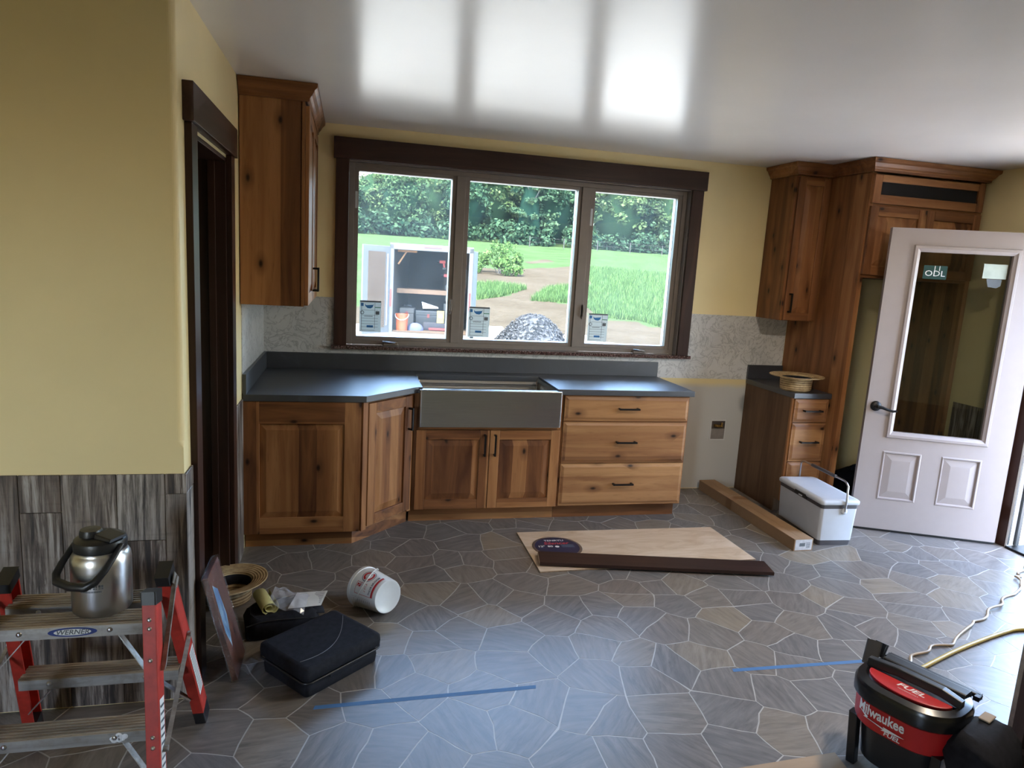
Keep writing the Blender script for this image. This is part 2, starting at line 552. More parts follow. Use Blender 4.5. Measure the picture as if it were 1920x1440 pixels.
wall_part = tag(b.build('wall_partition', YELLOW, origin=(0, YF, 0)), 'yellow partition wall with rounded corner above plank wainscot', kind='structure')

def barnwood():
    g = Graph('weathered_barn_plank')
    r = g.attr()
    oc = g.coord()
    off = g.n('CombineXYZ', {0: g.math('MULTIPLY', r, 9.7), 1: g.math('MULTIPLY', r, 4.3), 2: g.math('MULTIPLY', r, 31.1)}).outputs[0]
    p = g.vmath('ADD', oc, off)
    st = g.noise(g.scale(p, (40, 40, 2.2)), 1.0, 7, 0.7, 0.5)
    big = g.noise(g.scale(p, (7, 7, 1.4)), 1.0, 4, 0.6, 1.0)
    saw = g.noise(g.scale(p, (3, 3, 60)), 1.0, 2)
    base = g.ramp(r, [(0.0, (0.110, 0.074, 0.055)), (0.5, (0.185, 0.142, 0.112)), (1.0, (0.29, 0.25, 0.22))])
    c = g.mix(g.ramp(st, [(0.38, 0.95), (0.55, 0.0)]), base, (0.016, 0.011, 0.009))
    c = g.mix(g.math('MULTIPLY', g.ramp(st, [(0.48, 0.0), (0.66, 0.95)]), g.ramp(big, [(0.42, 0.0), (0.60, 1.0)])), c, (0.52, 0.48, 0.44))
    c = g.mix(g.math('MULTIPLY', g.ramp(saw, [(0.55, 0.0), (0.8, 0.4)]), g.ramp(big, [(0.4, 1.0), (0.6, 0.0)])), c, (0.03, 0.024, 0.02))
    g.principled(c, 0.55, 0.0, g.bump(st, 0.25, 0.003))
    return g.m
BARN = barnwood()
WZ = 0.872
xb = [0.0, -0.062, -0.216, -0.388, -0.515, -0.672, -0.83, -0.99, -1.15, -1.31, -1.47, -1.63, -1.79]
joints = [0.80, 0.63, None, 0.74, 0.33, 0.55, 0.2, 0.68, 0.4, 0.75, 0.3, 0.6]
tone = [0.10, 0.85, 0.55, 0.25, 0.5, 0.3, 0.7, 0.4, 0.6, 0.2, 0.5, 0.8]
for k in range(12):
    zs = [0.006, joints[k], WZ] if joints[k] else [0.006, WZ]
    for j in range(len(zs) - 1):
        tn = tone[k] if j == 0 else (tone[k] * 0.35 if k != 1 else 0.95)
        if k == 1 and j == 0: tn = 0.15
        if k == 0 and j == 0: tn = 0.8
        MB().box(xb[k + 1] + 0.0009, xb[k] - (0.0009 if k else -0.008), YF - 0.008, YF, zs[j] + 0.0008, zs[j + 1] - (0.0008 if j < len(zs) - 2 else 0), 0, tn + 0.04 * R1()).build('plank', BARN, wall_part, bevel=0.0012, seg=1)
for y0, y1, z0, z1, tn in ((YF, -2.176, 0.006, 0.80, 0.98), (YF, -2.176, 0.8015, WZ, 0.12), (-1.268, -1.115, 0.006, 0.872, 0.35), (-1.1135, -0.955, 0.006, 0.872, 0.2)):
    MB().box(0, 0.008, y0, y1, z0, z1, 0, tn).build('plank', BARN, wall_left, bevel=0.0012, seg=1)

# dark doorway trim on the left wall
door_2 = tag(thing('door_2', 'dark stained casing round the unlit doorway in the left wall', None, (0, -1.72, 0)), kind='structure')
MB().box(0, 0.024, DY0 - 0.088, DY0 + 0.004, 0, DZ + 0.012, 0, R1()).build('casing', TRIM, door_2, bevel=0.002)
MB().box(0, 0.024, DY1 - 0.004, DY1 + 0.086, 0, DZ + 0.012, 0, R1()).build('casing', TRIM, door_2, bevel=0.002)
MB().box(0, 0.036, DY0 - 0.112, DY1 + 0.098, DZ + 0.012, DZ + 0.140, 0, R1()).build('header', TRIM_Y, door_2, bevel=0.002)
b = MB()
b.box(-0.122, 0.0, DY0, DY0 + 0.018, 0, DZ); b.box(-0.122, 0.0, DY1 - 0.018, DY1, 0, DZ); b.box(-0.122, 0.0, DY0, DY1, DZ - 0.018, DZ)
b.box(-0.075, -0.045, DY1 - 0.03, DY1 - 0.018, 0, DZ - 0.018); b.box(-0.075, -0.045, DY0 + 0.018, DY0 + 0.03, 0, DZ - 0.018)
b.build('jamb', TRIM, door_2, bevel=0.0015)



# right wall with the entry doorway
EY0, EY1, EZ = -2.262, -1.302, 2.085
b = MB()
for a in ((REAR, EY0, -0.5, ZC), (EY1, 0.0, -0.5, ZC), (EY0, EY1, EZ, ZC), (EY0, EY1, -0.5, -0.01)):
    b.box(XW, XW + 0.16, a[0], a[1], a[2], a[3])
wall_right = tag(b.build('wall_right', YELLOW, origin=(XW, 0, 0)), 'yellow right wall beside the open entry door', kind='structure')
y = -0.715
for k, w in enumerate((0.13, 0.155, 0.14, 0.06)):
    MB().box(XW - 0.008, XW, y - w + 0.001, y, 0.006, WZ, 0, (0.2, 0.7, 0.35, 0.5)[k]).build('plank', BARN, wall_right, bevel=0.0012, seg=1)
    y -= w
for k in range(10):
    y0 = -2.40 - 0.155 * k
    MB().box(XW - 0.008, XW, y0 - 0.154, y0, 0.006, WZ, 0, R1()).build('plank', BARN, wall_right, bevel=0.0012, seg=1)
b = MB()
for a in ((LEFT, -2.7, -0.5, ZC), (-1.9, XW + 0.16, -0.5, ZC), (-2.7, -1.9, 2.2, ZC), (-2.7, -1.9, -0.5, 0.9)):
    b.box(a[0], a[1], REAR - 0.1, REAR, a[2], a[3])
tag(b.build('wall_rear', YELLOW, origin=(0, REAR, 0)), 'yellow rear wall with a window opening behind the viewer', kind='structure')
tag(MB().box(LEFT - 0.1, LEFT, REAR - 0.1, 0.16, -0.5, ZC).build('wall_side', YELLOW, origin=(LEFT, 0, 0)), 'yellow far left wall beyond the partition', kind='structure')

# invented flush ceiling lamp just right of the frame, added as frontal fill
def added_fill_lamp(x, y, label, watts):
    o = thing('added_fill_light', label, 'light', (x, y, ZC))
    MB().lathe([(0.125, -0.0), (0.125, -0.016), (0.115, -0.022), (0.11, -0.019)], 40).move(Matrix.Translation((x, y, ZC))).build('rim', WHITE_PAINT, o)
    g = Graph('fill_lamp_emitter')
    e = g.n('Emission', {'Color': (1.0, 0.86, 0.68, 1), 'Strength': watts / (PI * PI * 0.108 ** 2)})
    g.t.links.new(e.outputs[0], g.out.inputs[0])
    MB().lathe([(0.108, -0.020), (0.075, -0.027), (0.002, -0.029)], 40, cap0=False).move(Matrix.Translation((x, y, ZC))).build('diffuser', g.m, o)
added_fill_lamp(3.182, -2.8, 'small round fill lamp added on the ceiling above the near right floor', 5.6)

# ------------------------------------------------------------------ the kitchen window
TAUPE = plain('taupe_window_vinyl', (0.21, 0.175, 0.152), 0.45, var=0.05)
PALE_VINYL = plain('pale_outer_vinyl', (0.50, 0.50, 0.50), 0.5, var=0.05)
GRANITE = Graph('speckled_red_granite')
_c = GRANITE.coord()
_v = GRANITE.n('TexVoronoi', {'Vector': _c, 'Scale': 230.0}).outputs['Color']
GRANITE.principled(GRANITE.ramp(GRANITE.n('SeparateColor', {0: _v}).outputs[0], [(0.0, (0.012, 0.009, 0.009)), (0.45, (0.055, 0.026, 0.024)), (0.75, (0.13, 0.062, 0.055)), (1.0, (0.26, 0.20, 0.19))]), 0.14)
GRANITE = GRANITE.m

def pane_material(name, haze, tint=0.90):
    g = Graph(name)
    tr = g.n('BsdfTransparent', {0: (tint * 0.97, tint, tint * 0.985, 1)})
    gl = g.n('BsdfGlossy', {'Color': (1, 1, 1, 1), 'Roughness': 0.02})
    fr = g.n('Fresnel', {'IOR': 1.45})
    mx = g.n('MixShader')
    g.put(mx.inputs[0], fr.outputs[0]); g.put(mx.inputs[1], tr.outputs[0]); g.put(mx.inputs[2], gl.outputs[0])
    df = g.n('BsdfTranslucent', {0: (0.85, 0.9, 0.9, 1)})
    dust = g.n('MixShader')
    sp = g.math('MULTIPLY', g.ramp(g.noise(g.coord(), 9.0, 4), [(0.3, 0.6), (0.75, 1.0)]), haze)
    g.put(dust.inputs[0], sp); g.put(dust.inputs[1], mx.outputs[0]); g.put(dust.inputs[2], df.outputs[0])
    g.t.links.new(dust.outputs[0], g.out.inputs[0])
    return g.m
PANE = pane_material('window_glass', 0.006)
PANE_D = pane_material('dusty_window_glass', 0.016)
window_1 = tag(thing('window_1', 'wide three-light kitchen window with taupe frame and dark trim', None, (1.757, 0.06, 1.05)), kind='structure')
MB().box(0.4376, 3.090, -0.034, 0, 2.283, 2.416, 0, R1()).build('header_trim', TRIM_H, window_1, bevel=0.002)
MB().box(0.452, 0.536, -0.022, 0, 1.064, 2.283, 0, R1()).build('side_trim', TRIM, window_1, bevel=0.002)
MB().box(2.982, 3.072, -0.022, 0, 1.064, 2.283, 0, R1()).build('side_trim', TRIM, window_1, bevel=0.002)
MB().box(0.4376, 3.087, -0.044, 0.055, 1.040, 1.064).build('granite_sill', GRANITE, window_1, bevel=0.003)
JAMB = plain('taupe_jamb', (0.22, 0.185, 0.165), 0.35, var=0.06)
b = MB()
b.box(0.530, 0.538, 0, 0.15, 1.064, 2.290); b.box(2.977, 2.985, 0, 0.15, 1.064, 2.290); b.box(0.538, 2.977, 0, 0.15, 2.276, 2.290)
b.build('jamb_extension', JAMB, window_1)
FR = 0.052
b = MB()
b.box(0.538, 0.572, FR, 0.15, 1.064, 2.276); b.box(2.943, 2.977, FR, 0.15, 1.064, 2.276)
b.box(0.572, 2.943, FR, 0.15, 2.245, 2.276); b.box(0.572, 2.943, FR, 0.15, 1.064, 1.096)
b.build('frame', TAUPE, window_1, bevel=0.002)
for x0, x1 in ((1.255, 1.318), (2.160, 2.228)):
    MB().box(x0, x1, FR - 0.006, 0.15, 1.096, 2.245).build('mullion', TAUPE, window_1, bevel=0.003)
lights = [(0.572, 1.255, 0.600, 1.226), (1.318, 2.160, 1.348, 2.134), (2.228, 2.943, 2.264, 2.910)]
for k, (x0, x1, g0, g1) in enumerate(lights):
    z0, z1, h0, h1 = 1.096, 2.245, 1.122, 2.222
    s = MB()
    for yy0, yy1, mi in ((FR + 0.008, 0.092, 0), (0.098, 0.140, 1)):
        s.box(x0, g0, yy0, yy1, z0, z1, mi); s.box(g1, x1, yy0, yy1, z0, z1, mi)
        s.box(g0, g1, yy0, yy1, z0, h0, mi); s.box(g0, g1, yy0, yy1, h1, z1, mi)
    sash = s.build('sash', [TAUPE, PALE_VINYL], window_1, bevel=0.002)
    MB().box(x0 + 0.01, x1 - 0.01, 0.0935, 0.0965, z0 + 0.01, z1 - 0.01).build('pane', PANE if k == 1 else PANE_D, sash)
# sash locks and cranks
for hx, hz in ((1.244, 1.352), (2.222, 1.356)):
    lk = MB().box(hx - 0.010, hx + 0.010, FR - 0.006, FR + 0.012, hz - 0.055, hz + 0.055)
    lk.tube([(hx, FR - 0.006, hz - 0.04), (hx + 0.002, FR - 0.024, hz - 0.025), (hx + 0.004, FR - 0.028, hz + 0.01), (hx + 0.004, FR - 0.014, hz + 0.048)], 0.007, 8)
    lk.build('sash_lock', TAUPE, window_1, bevel=0.002)
CHROME = plain('brushed_steel', (0.55, 0.55, 0.56), 0.28, 1.0, var=0.06)
for hx in (0.835, 2.695):
    cr = MB()
    cr.rings([[(hx + sx * w, FR - d, z) for sx, d in ((-1, 0), (-0.8, 0.026), (0.8, 0.026), (1, 0))] for w, z in ((0.060, 1.066), (0.056, 1.082), (0.030, 1.096))], smooth=False)
    crank = cr.build('crank_housing', TAUPE, window_1, bevel=0.002)
    MB().tube([(hx - 0.02, FR - 0.026, 1.088), (hx - 0.055, FR - 0.034, 1.092), (hx + 0.035, FR - 0.036, 1.083)], 0.006, 8).build('crank_handle', CHROME, crank)
# energy labels stuck to the glass
BLUE_INK = plain('blue_ink', (0.03, 0.17, 0.42), 0.6)
GREY_INK = plain('grey_ink', (0.10, 0.11, 0.12), 0.6)
GREEN_INK = plain('green_ink', (0.06, 0.25, 0.12), 0.6)
_g = Graph('translucent_label_paper')
_d, _t = _g.n('BsdfDiffuse', {0: (0.60, 0.62, 0.62, 1)}), _g.n('BsdfTranslucent', {0: (0.17, 0.195, 0.195, 1)})
_a = _g.n('AddShader'); _g.put(_a.inputs[0], _d.outputs[0]); _g.put(_a.inputs[1], _t.outputs[0])
_g.t.links.new(_a.outputs[0], _g.out.inputs[0])
LABEL_PAPER = _g.m
for k, (x0, x1, z0, z1) in enumerate(((0.622, 0.768, 1.150, 1.366), (1.386, 1.540, 1.140, 1.356), (2.292, 2.446, 1.138, 1.346))):
    yy = 0.0932
    st = MB().box(x0, x1, yy - 0.0006, yy, z0, z1).build('energy_label', LABEL_PAPER, window_1)
    W, H = x1 - x0, z1 - z0
    def q(mb, a0, a1, b0, b1, mi):
        mb.box(x0 + a0 * W, x0 + a1 * W, yy - 0.0011, yy - 0.0006, z1 - b1 * H, z1 - b0 * H, mi)
    p = MB()
    q(p, 0.02, 0.98, 0.0, 0.05, 1)
    q(p, 0.05, 0.18, 0.08, 0.18, 0)
    pm = [(0.24, 0.10), (0.30, 0.15), (0.62, 0.13), (0.66, 0.09), (0.60, 0.21), (0.50, 0.25), (0.36, 0.24), (0.26, 0.18)]
    p.face([(x0 + a * W, yy - 0.0011, z1 - c * H) for a, c in pm][::-1], 0)
    for t in (0.30, 0.46, 0.56, 0.65, 0.74, 0.84):
        q(p, 0.08, 0.86, t, t + 0.008, 1)
    q(p, 0.08, 0.10, 0.06, 0.95, 1); q(p, 0.70, 0.715, 0.06, 0.9, 1); q(p, 0.08, 0.72, 0.945, 0.955, 1)
    q(p, 0.70, 0.98, 0.20, 0.225, 2); q(p, 0.74, 0.92, 0.33, 0.44, 1)
    q(p, 0.34, 0.64, 0.79, 0.86, 0)
    p.tube([(x0 + W * (0.12 + 0.075 * math.cos(a * PI / 6)), yy - 0.0009, z1 - H * (0.385 + 0.05 * math.sin(a * PI / 6))) for a in range(12)], 0.0022, 5, 1, closed=True)
    p.tube([(x0 + W * (0.22 + 0.035 * a), yy - 0.0009, z1 - H * (0.49 + 0.02 * (a % 2))) for a in range(12)], 0.002, 5, 1)
    p.build('label_print', [BLUE_INK, GREY_INK, GREEN_INK], st)
for x, z0, z1 in ((0.588, 1.98, 2.09), (2.246, 1.98, 2.10)):
    MB().box(x - 0.010, x + 0.006, FR + 0.0065, FR + 0.008, z0, z1).build('small_label', LABEL_PAPER, window_1)

# ------------------------------------------------------------------ open entry door
DOORP = plain('warm_grey_door_paint', (0.325, 0.272, 0.258), 0.45, var=0.02)
ang = math.atan2(-0.3799, 0.8328)
door_1 = tag(thing('door_1', 'grey entry door with tall glass, standing open against the room', None, (3.9715, -0.8949, 0.0), ang), kind='structure')
Lw, T0, T1, Hz0, Hz1 = 0.9153, 0.0, 0.044, 0.018, 2.0515
def local(mb, name, mat, parent, **kw):
    return mb.build(name, mat, parent, local=True, **kw)
def raised(x0, x1, z0, z1, yo, yi, w, mi=0, r=0.0, groove=0.008):
    """raised panel seen from -y: sunk edge, slope, field"""
    b = MB()
    def rect(d, y): return [(x0 + d, y, z0 + d), (x1 - d, y, z0 + d), (x1 - d, y, z1 - d), (x0 + d, y, z1 - d)]
    rg = [rect(0, yo), rect(groove, yo), rect(groove + w, yi)]
    for k in range(2):
        for i in range(4):
            j = (i + 1) % 4
            b.face([rg[k][i], rg[k][j], rg[k + 1][j], rg[k + 1][i]], mi, r)
    b.face(rg[2], mi, r)
    return b
holes = [(0.150, 0.380, 0.235, 0.566), (0.515, 0.748, 0.235, 0.566)]
GX0, GX1, GZ0, GZ1 = 0.180, 0.735, 0.700, 1.912
b = MB()
b.box(0, Lw, 0.008, 0.036, Hz0, GZ0); b.box(0, Lw, 0.008, 0.036, GZ1, Hz1); b.box(0, GX0, 0.008, 0.036, GZ0, GZ1); b.box(GX1, Lw, 0.008, 0.036, GZ0, GZ1)
for y0, y1 in ((0.0, 0.008), (0.036, 0.044)):
    b.box(0, GX0, y0, y1, GZ0, GZ1); b.box(GX1, Lw, y0, y1, GZ0, GZ1); b.box(0, Lw, y0, y1, GZ1, Hz1)
    b.box(0, Lw, y0, y1, 0.566, GZ0); b.box(0, Lw, y0, y1, Hz0, 0.235)
    b.box(0, 0.150, y0, y1, 0.235, 0.566); b.box(0.380, 0.515, y0, y1, 0.235, 0.566); b.box(0.748, Lw, y0, y1, 0.235, 0.566)
leaf = local(b, 'door_leaf', DOORP, door_1)
for (x0, x1, z0, z1) in holes:
    local(raised(x0, x1, z0, z1, 0.0078, 0.0005, 0.045, groove=0.012), 'raised_panel', DOORP, door_1)
    fr = MB()
    def ring(o, i, yo, yi):
        a = [(x0 + o, yo, z0 + o), (x1 - o, yo, z0 + o), (x1 - o, yo, z1 - o), (x0 + o, yo, z1 - o)]
        c = [(x0 + i, yi, z0 + i), (x1 - i, yi, z0 + i), (x1 - i, yi, z1 - i), (x0 + i, yi, z1 - i)]
        for k in range(4):
            j = (k + 1) % 4
            fr.face([a[k], a[j], c[j], c[k]])
    ring(-0.006, 0.0, 0.0, -0.004); ring(0.0, 0.006, -0.004, -0.004); ring(0.006, 0.012, -0.004, 0.007)
    local(fr, 'panel_moulding', DOORP, door_1)
gf = MB()
def gring(o, i, yo, yi):
    a = [(GX0 + o, yo, GZ0 + o), (GX1 - o, yo, GZ0 + o), (GX1 - o, yo, GZ1 - o), (GX0 + o, yo, GZ1 - o)]
    c = [(GX0 + i, yi, GZ0 + i), (GX1 - i, yi, GZ0 + i), (GX1 - i, yi, GZ1 - i), (GX0 + i, yi, GZ1 - i)]
    for k in range(4):
        j = (k + 1) % 4
        gf.face([a[k], a[j], c[j], c[k]])
gring(-0.036, -0.030, 0.0, -0.011); gring(-0.030, -0.014, -0.011, -0.012); gring(-0.014, -0.006, -0.012, -0.006); gring(-0.006, 0.006, -0.006, 0.0); gring(0.006, 0.008, 0.0, 0.022)
gf.box(GX0 - 0.034, GX1 + 0.034, 0.044, 0.054, GZ0 - 0.034, GZ0 + 0.004); gf.box(GX0 - 0.034, GX1 + 0.034, 0.044, 0.054, GZ1 - 0.004, GZ1 + 0.034)
gf.box(GX0 - 0.034, GX0 + 0.004, 0.044, 0.054, GZ0, GZ1); gf.box(GX1 - 0.004, GX1 + 0.034, 0.044, 0.054, GZ0, GZ1)
local(gf, 'glass_frame', DOORP, door_1)
DOORGLASS = pane_material('door_glass', 0.012, 0.80)
local(MB().box(GX0, GX1, 0.020, 0.025, GZ0, GZ1), 'glass_pane', DOORGLASS, door_1)
DARKGREEN = plain('green_sticker', (0.010, 0.045, 0.040), 0.4)
st = local(MB().box(0.226, 0.366, 0.0188, 0.0198, 1.735, 1.822), 'green_sticker', DARKGREEN, door_1)
t = text_mb('ODL', 0.052, fn=lambda x, y: Vector((0.296 + x, 0.0184, 1.770 + y)), xs=1.15)
for sx in (-0.006, 0.022):
    t.box(0.296 + sx, 0.296 + sx + 0.004, 0.0183, 0.0188, 1.79, 1.82)
local(t, 'sticker_lettering', WHITE_PAINT, st)
PALEGREEN = plain('pale_sticker_back', (0.44, 0.50, 0.44), 0.6)
local(MB().box(0.575, 0.712, 0.0188, 0.0198, 1.758, 1.850), 'paper_sticker', PALEGREEN, door_1)
local(MB().raw([(x, yv, z) for yv in (0.0188, 0.0198) for x, z in ((0.600, 1.756), (0.690, 1.756), (0.688, 1.715), (0.665, 1.70), (0.615, 1.705))], [(4, 3, 2, 1, 0), (5, 6, 7, 8, 9)] + [(i, (i + 1) % 5, 5 + (i + 1) % 5, 5 + i) for i in range(5)]), 'dark_sticker', GREY_INK, door_1)
hd = MB()
hd.rings([[(0.056 + r * math.cos(a * PI / 12), yv, 0.874 + r * math.sin(a * PI / 12)) for a in range(24)] for r, yv in ((0.034, 0.0), (0.034, -0.007), (0.026, -0.014), (0.012, -0.018), (0.011, -0.045))])
hd.tube([(0.056, -0.046, 0.874), (0.085, -0.050, 0.872), (0.115, -0.048, 0.862), (0.150, -0.046, 0.853), (0.178, -0.047, 0.857)], [0.012, 0.0105, 0.009, 0.0085, 0.007], 10)
local(hd, 'lever_handle', BLACK_METAL, door_1, sharp=40)
local(MB().box(-0.0015, 0.0005, 0.010, 0.034, 0.845, 0.905), 'latch_plate', CHROME, door_1)
for hz in (0.22, 1.03, 1.84):
    local(MB().box(Lw - 0.004, Lw + 0.003, 0.004, 0.042, hz - 0.05, hz + 0.05).rod((Lw + 0.006, 0.046, hz - 0.052), (Lw + 0.006, 0.046, hz + 0.052), 0.007), 'hinge', BLACK_METAL, door_1)
local(MB().box(0.004, Lw - 0.004, 0.006, 0.038, 0.004, Hz0), 'door_sweep', BLACK_PLASTIC, door_1)
# frame of the doorway
trim_1 = tag(thing('trim_1', 'white jamb and black threshold of the entry doorway', None, (XW, -1.78, 0)), kind='structure')
MB().box(XW - 0.018, XW + 0.20, EY1 - 0.018, EY1, 0, EZ).build('jamb', WHITE_PAINT, trim_1, bevel=0.002)
MB().box(XW - 0.018, XW + 0.20, EY0, EY0 + 0.018, 0, EZ).build('jamb', WHITE_PAINT, trim_1, bevel=0.002)
MB().box(XW - 0.018, XW + 0.20, EY0 + 0.018, EY1 - 0.018, EZ - 0.018, EZ).build('head_jamb', WHITE_PAINT, trim_1, bevel=0.002)
MB().box(XW + 0.035, XW + 0.060, EY1 - 0.036, EY1 - 0.018, 0.02, EZ - 0.02).build('weatherstrip', BLACK_PLASTIC, trim_1)
MB().box(XW - 0.016, XW - 0.002, EY1 - 0.020, EY1 - 0.0185, 0.02, EZ - 0.02).build('weatherstrip', BLACK_PLASTIC, trim_1)
MB().box(XW - 0.035, XW + 0.22, EY0 + 0.018, EY1 - 0.018, 0.0, 0.016).build('threshold', BLACK_METAL, trim_1, bevel=0.004)
MB().box(XW - 0.02, XW, EY0 - 0.09, EY0 + 0.006, 0, EZ + 0.01, 0, R1()).build('casing', TRIM, trim_1, bevel=0.002)
MB().box(XW - 0.02, XW, EY1 - 0.004, EY1 + 0.086, 0, EZ + 0.01, 0, R1()).build('casing', TRIM, trim_1, bevel=0.002)
# ------------------------------------------------------------------ cabinets
CT = 0.897           # worktop height
UB = 1.3834          # underside of the wall cabinets
def pull(L, horizontal=False):
    """black bar pull, centred, standing off -y"""
    b = MB()
    a = L / 2
    if horizontal:
        b.bar((-a - 0.008, -0.030, 0), (a + 0.008, -0.030, 0), 0.011, 0.009, (0, 0, 1))
        for s in (-1, 1): b.bar((s * a, 0.0, 0), (s * a, -0.030, 0), 0.011, 0.011, (0, 0, 1))
    else:
        b.bar((0, -0.030, -a - 0.006), (0, -0.030, a + 0.006), 0.011, 0.009, (1, 0, 0))
        for s in (-1, 1): b.bar((0, 0.0, s * a), (0, -0.030, s * a), 0.011, 0.011, (1, 0, 0))
    return b
def panel_door(parent, M, w, h, pull_at=None, stile=0.062, t=0.021, name='door', plabel=None):
    """framed raised-panel door: local x across, z up, front at y = -t"""
    r = R1
    f = MB()
    f.box(0, stile, -t, 0, 0, h, 0, r()); f.box(w - stile, w, -t, 0, 0, h, 0, r())
    f.box(stile, w - stile, -t, 0, 0, stile, 1, r()); f.box(stile, w - stile, -t, 0, h - stile, h, 1, r())
    d = f.move(M).build(name, [WOOD_V, WOOD_H], parent, bevel=0.0025)
    p = raised(stile - 0.002, w - stile + 0.002, stile - 0.002, h - stile + 0.002, -t + 0.012, -t + 0.003, 0.038, 0, r(), 0.006)
    p.move(M).build('panel', WOOD_V, d)
    if pull_at:
        pull(0.128).move(M @ Matrix.Translation((pull_at[0], -t, pull_at[1]))).build('handle', BLACK_METAL, d)
    return d
def drawer_front(parent, M, w, h, t=0.021, pl=0.128, mat=None):
    b = MB()
    e = 0.016
    rr = R1()
    def rect(dd, y): return [(dd, y, dd), (w - dd, y, dd), (w - dd, y, h - dd), (dd, y, h - dd)]
    rg = [rect(0, 0), rect(0, -t + 0.008), rect(0.007, -t + 0.0075), rect(e + 0.007, -t)]
    for k in range(3):
        for i in range(4):
            j = (i + 1) % 4
            b.face([rg[k][i], rg[k][j], rg[k + 1][j], rg[k + 1][i]], 0, rr)
    b.face(rg[3], 0, rr); b.face(rg[0][::-1], 0, rr)
    d = b.move(M).build('drawer', mat or WOOD_HL, parent)
    pull(pl, True).move(M @ Matrix.Translation((w / 2, -t, h * 0.52))).build('handle', BLACK_METAL, d)
    return d
def offset_path(path, d):
    out = []
    n = len(path)
    for i, p in enumerate(path):
        ns = []
        for a, c in ((i - 1, i), (i, i + 1)):
            if a < 0 or c >= n: continue
            v = Vector(path[c]) - Vector(path[a]); v.normalize()
            ns.append(Vector((v.y, -v.x)))
        if len(ns) == 2:
            m = (ns[0] + ns[1]); m = m / m.dot(ns[0]) if abs(m.dot(ns[0])) > 1e-6 else ns[0]
        else: m = ns[0]
        out.append(Vector(p) + m * d)
    return out
CROWN = [(0.0, 0.0), (0.010, 0.002), (0.012, 0.016), (0.016, 0.022), (0.024, 0.030), (0.036, 0.052), (0.044, 0.058), (0.050, 0.064), (0.052, 0.082), (0.0, 0.082)]
def crown(path, z0, split):
    """mitred crown moulding along path; split: list of lists of segment numbers"""
    offs = [offset_path(path, d) for d, _ in CROWN]
    res = []
    for segs in split:
        b = MB()
        for s in segs:
            rr = R1()
            for k in range(len(CROWN) - 1):
                a0, a1, c0, c1 = offs[k][s], offs[k][s + 1], offs[k + 1][s], offs[k + 1][s + 1]
                za, zb = z0 + CROWN[k][1], z0 + CROWN[k + 1][1]
                b.face([(a0.x, a0.y, za), (a1.x, a1.y, za), (c1.x, c1.y, zb), (c0.x, c0.y, zb)], 0, rr)
        for s, e in ((segs[0], 0), (segs[-1] + 1, 1)):
            pts = [(offs[k][s].x, offs[k][s].y, z0 + CROWN[k][1]) for k in range(len(CROWN))]
            b.face(pts if e else pts[::-1], 0, 0.3)
        res.append(b)
    return res

# corner base cabinet with a diagonal door
YE, XV, XV2, YFR = -0.926, 0.632, 0.944, -0.612
cab = thing('corner_base_cabinet', 'corner base cabinet with wide raised end panel and a slanted door', 'cabinet', (0.35, -0.5, 0))
z0, z1 = 0.10, CT - 0.038
b = MB()
outline = [(0.002, -0.006), (0.002, YE), (XV, YE), (XV2, YFR), (XV2, -0.006)]
b.prism(outline, z0, z1, 0, 0.35)
b.build('body', WOOD_V, cab)
dv = (Vector((XV2, YFR)) - Vector((XV, YE)))
dl = dv.length
A = math.atan2(dv.y, dv.x)
b = MB()
k = 0.055
b.prism([(0.004, -0.02), (0.004, YE + 0.05), (XV - 0.040, YE + 0.05), (XV2 - 0.012, YFR + 0.06), (XV2 - 0.002, -0.02)], 0.0, z0, 0, 0.12)
b.build('toe_kick', WOOD_H, cab)
# end panel facing the room
b = MB()
w, h, s = XV - 0.004, z1 - z0, 0.085
f = MB()
f.box(0, s, -0.019, 0, 0, h, 0, R1()); f.box(w - s - 0.005, w, -0.019, 0, 0, h, 0, R1())
f.box(s, w - s - 0.005, -0.019, 0, 0, 0.092, 1, R1()); f.box(s, w - s - 0.005, -0.019, 0, h - 0.125, h, 1, R1())
Mp = T(0.003, YE, z0)
ep = f.move(Mp).build('end_panel', [WOOD_V, WOOD_H], cab, bevel=0.0015)
raised(s - 0.002, w - s - 0.003, 0.090, h - 0.123, -0.007, -0.016, 0.034, 0, 0.22, 0.004).move(Mp).build('panel', WOOD_V, ep)
Md = T(XV, YE, z0, A)
f = MB()
f.box(-0.004, 0.034, -0.019, 0, 0, h, 0, R1()); f.box(dl - 0.034, dl, -0.010, 0, 0, h, 0, R1())
f.move(Md).build('face_frame', WOOD_V, cab)
panel_door(cab, Md @ Matrix.Translation((0.036, -0.004, 0.018)), dl - 0.066, h - 0.030, (dl - 0.066 - 0.031, h - 0.17), t=0.022)

# sink base
SX0, SX1 = 0.9465, 1.9145
cab = thing('sink_base_cabinet', 'two-door base cabinet under the steel apron sink', 'cabinet', (1.43, -0.3, 0))
b = MB()
b.box(SX0, SX0 + 0.018, -0.590, -0.02, 0.10, z1, 0, 0.3); b.box(SX1 - 0.018, SX1, -0.590, -0.02, 0.10, z1, 0, 0.3)
b.box(SX0 + 0.018, SX1 - 0.018, -0.590, -0.02, 0.10, 0.118, 0, 0.3); b.box(SX0 + 0.018, SX1 - 0.018, -0.03, -0.02, 0.118, 0.60, 0, 0.3)
b.build('body', WOOD_V, cab)
f = MB()
f.box(SX0, SX0 + 0.040, -0.610, -0.590, 0.10, z1, 0, R1()); f.box(SX1 - 0.026, SX1, -0.610, -0.590, 0.10, z1, 0, R1())
f.box(SX0 + 0.04, SX1 - 0.026, -0.610, -0.590, 0.10, 0.13, 1, R1()); f.box(SX0 + 0.04, SX1 - 0.026, -0.610, -0.590, 0.600, 0.645, 1, R1())
f.build('face_frame', [WOOD_V, WOOD_H], cab)
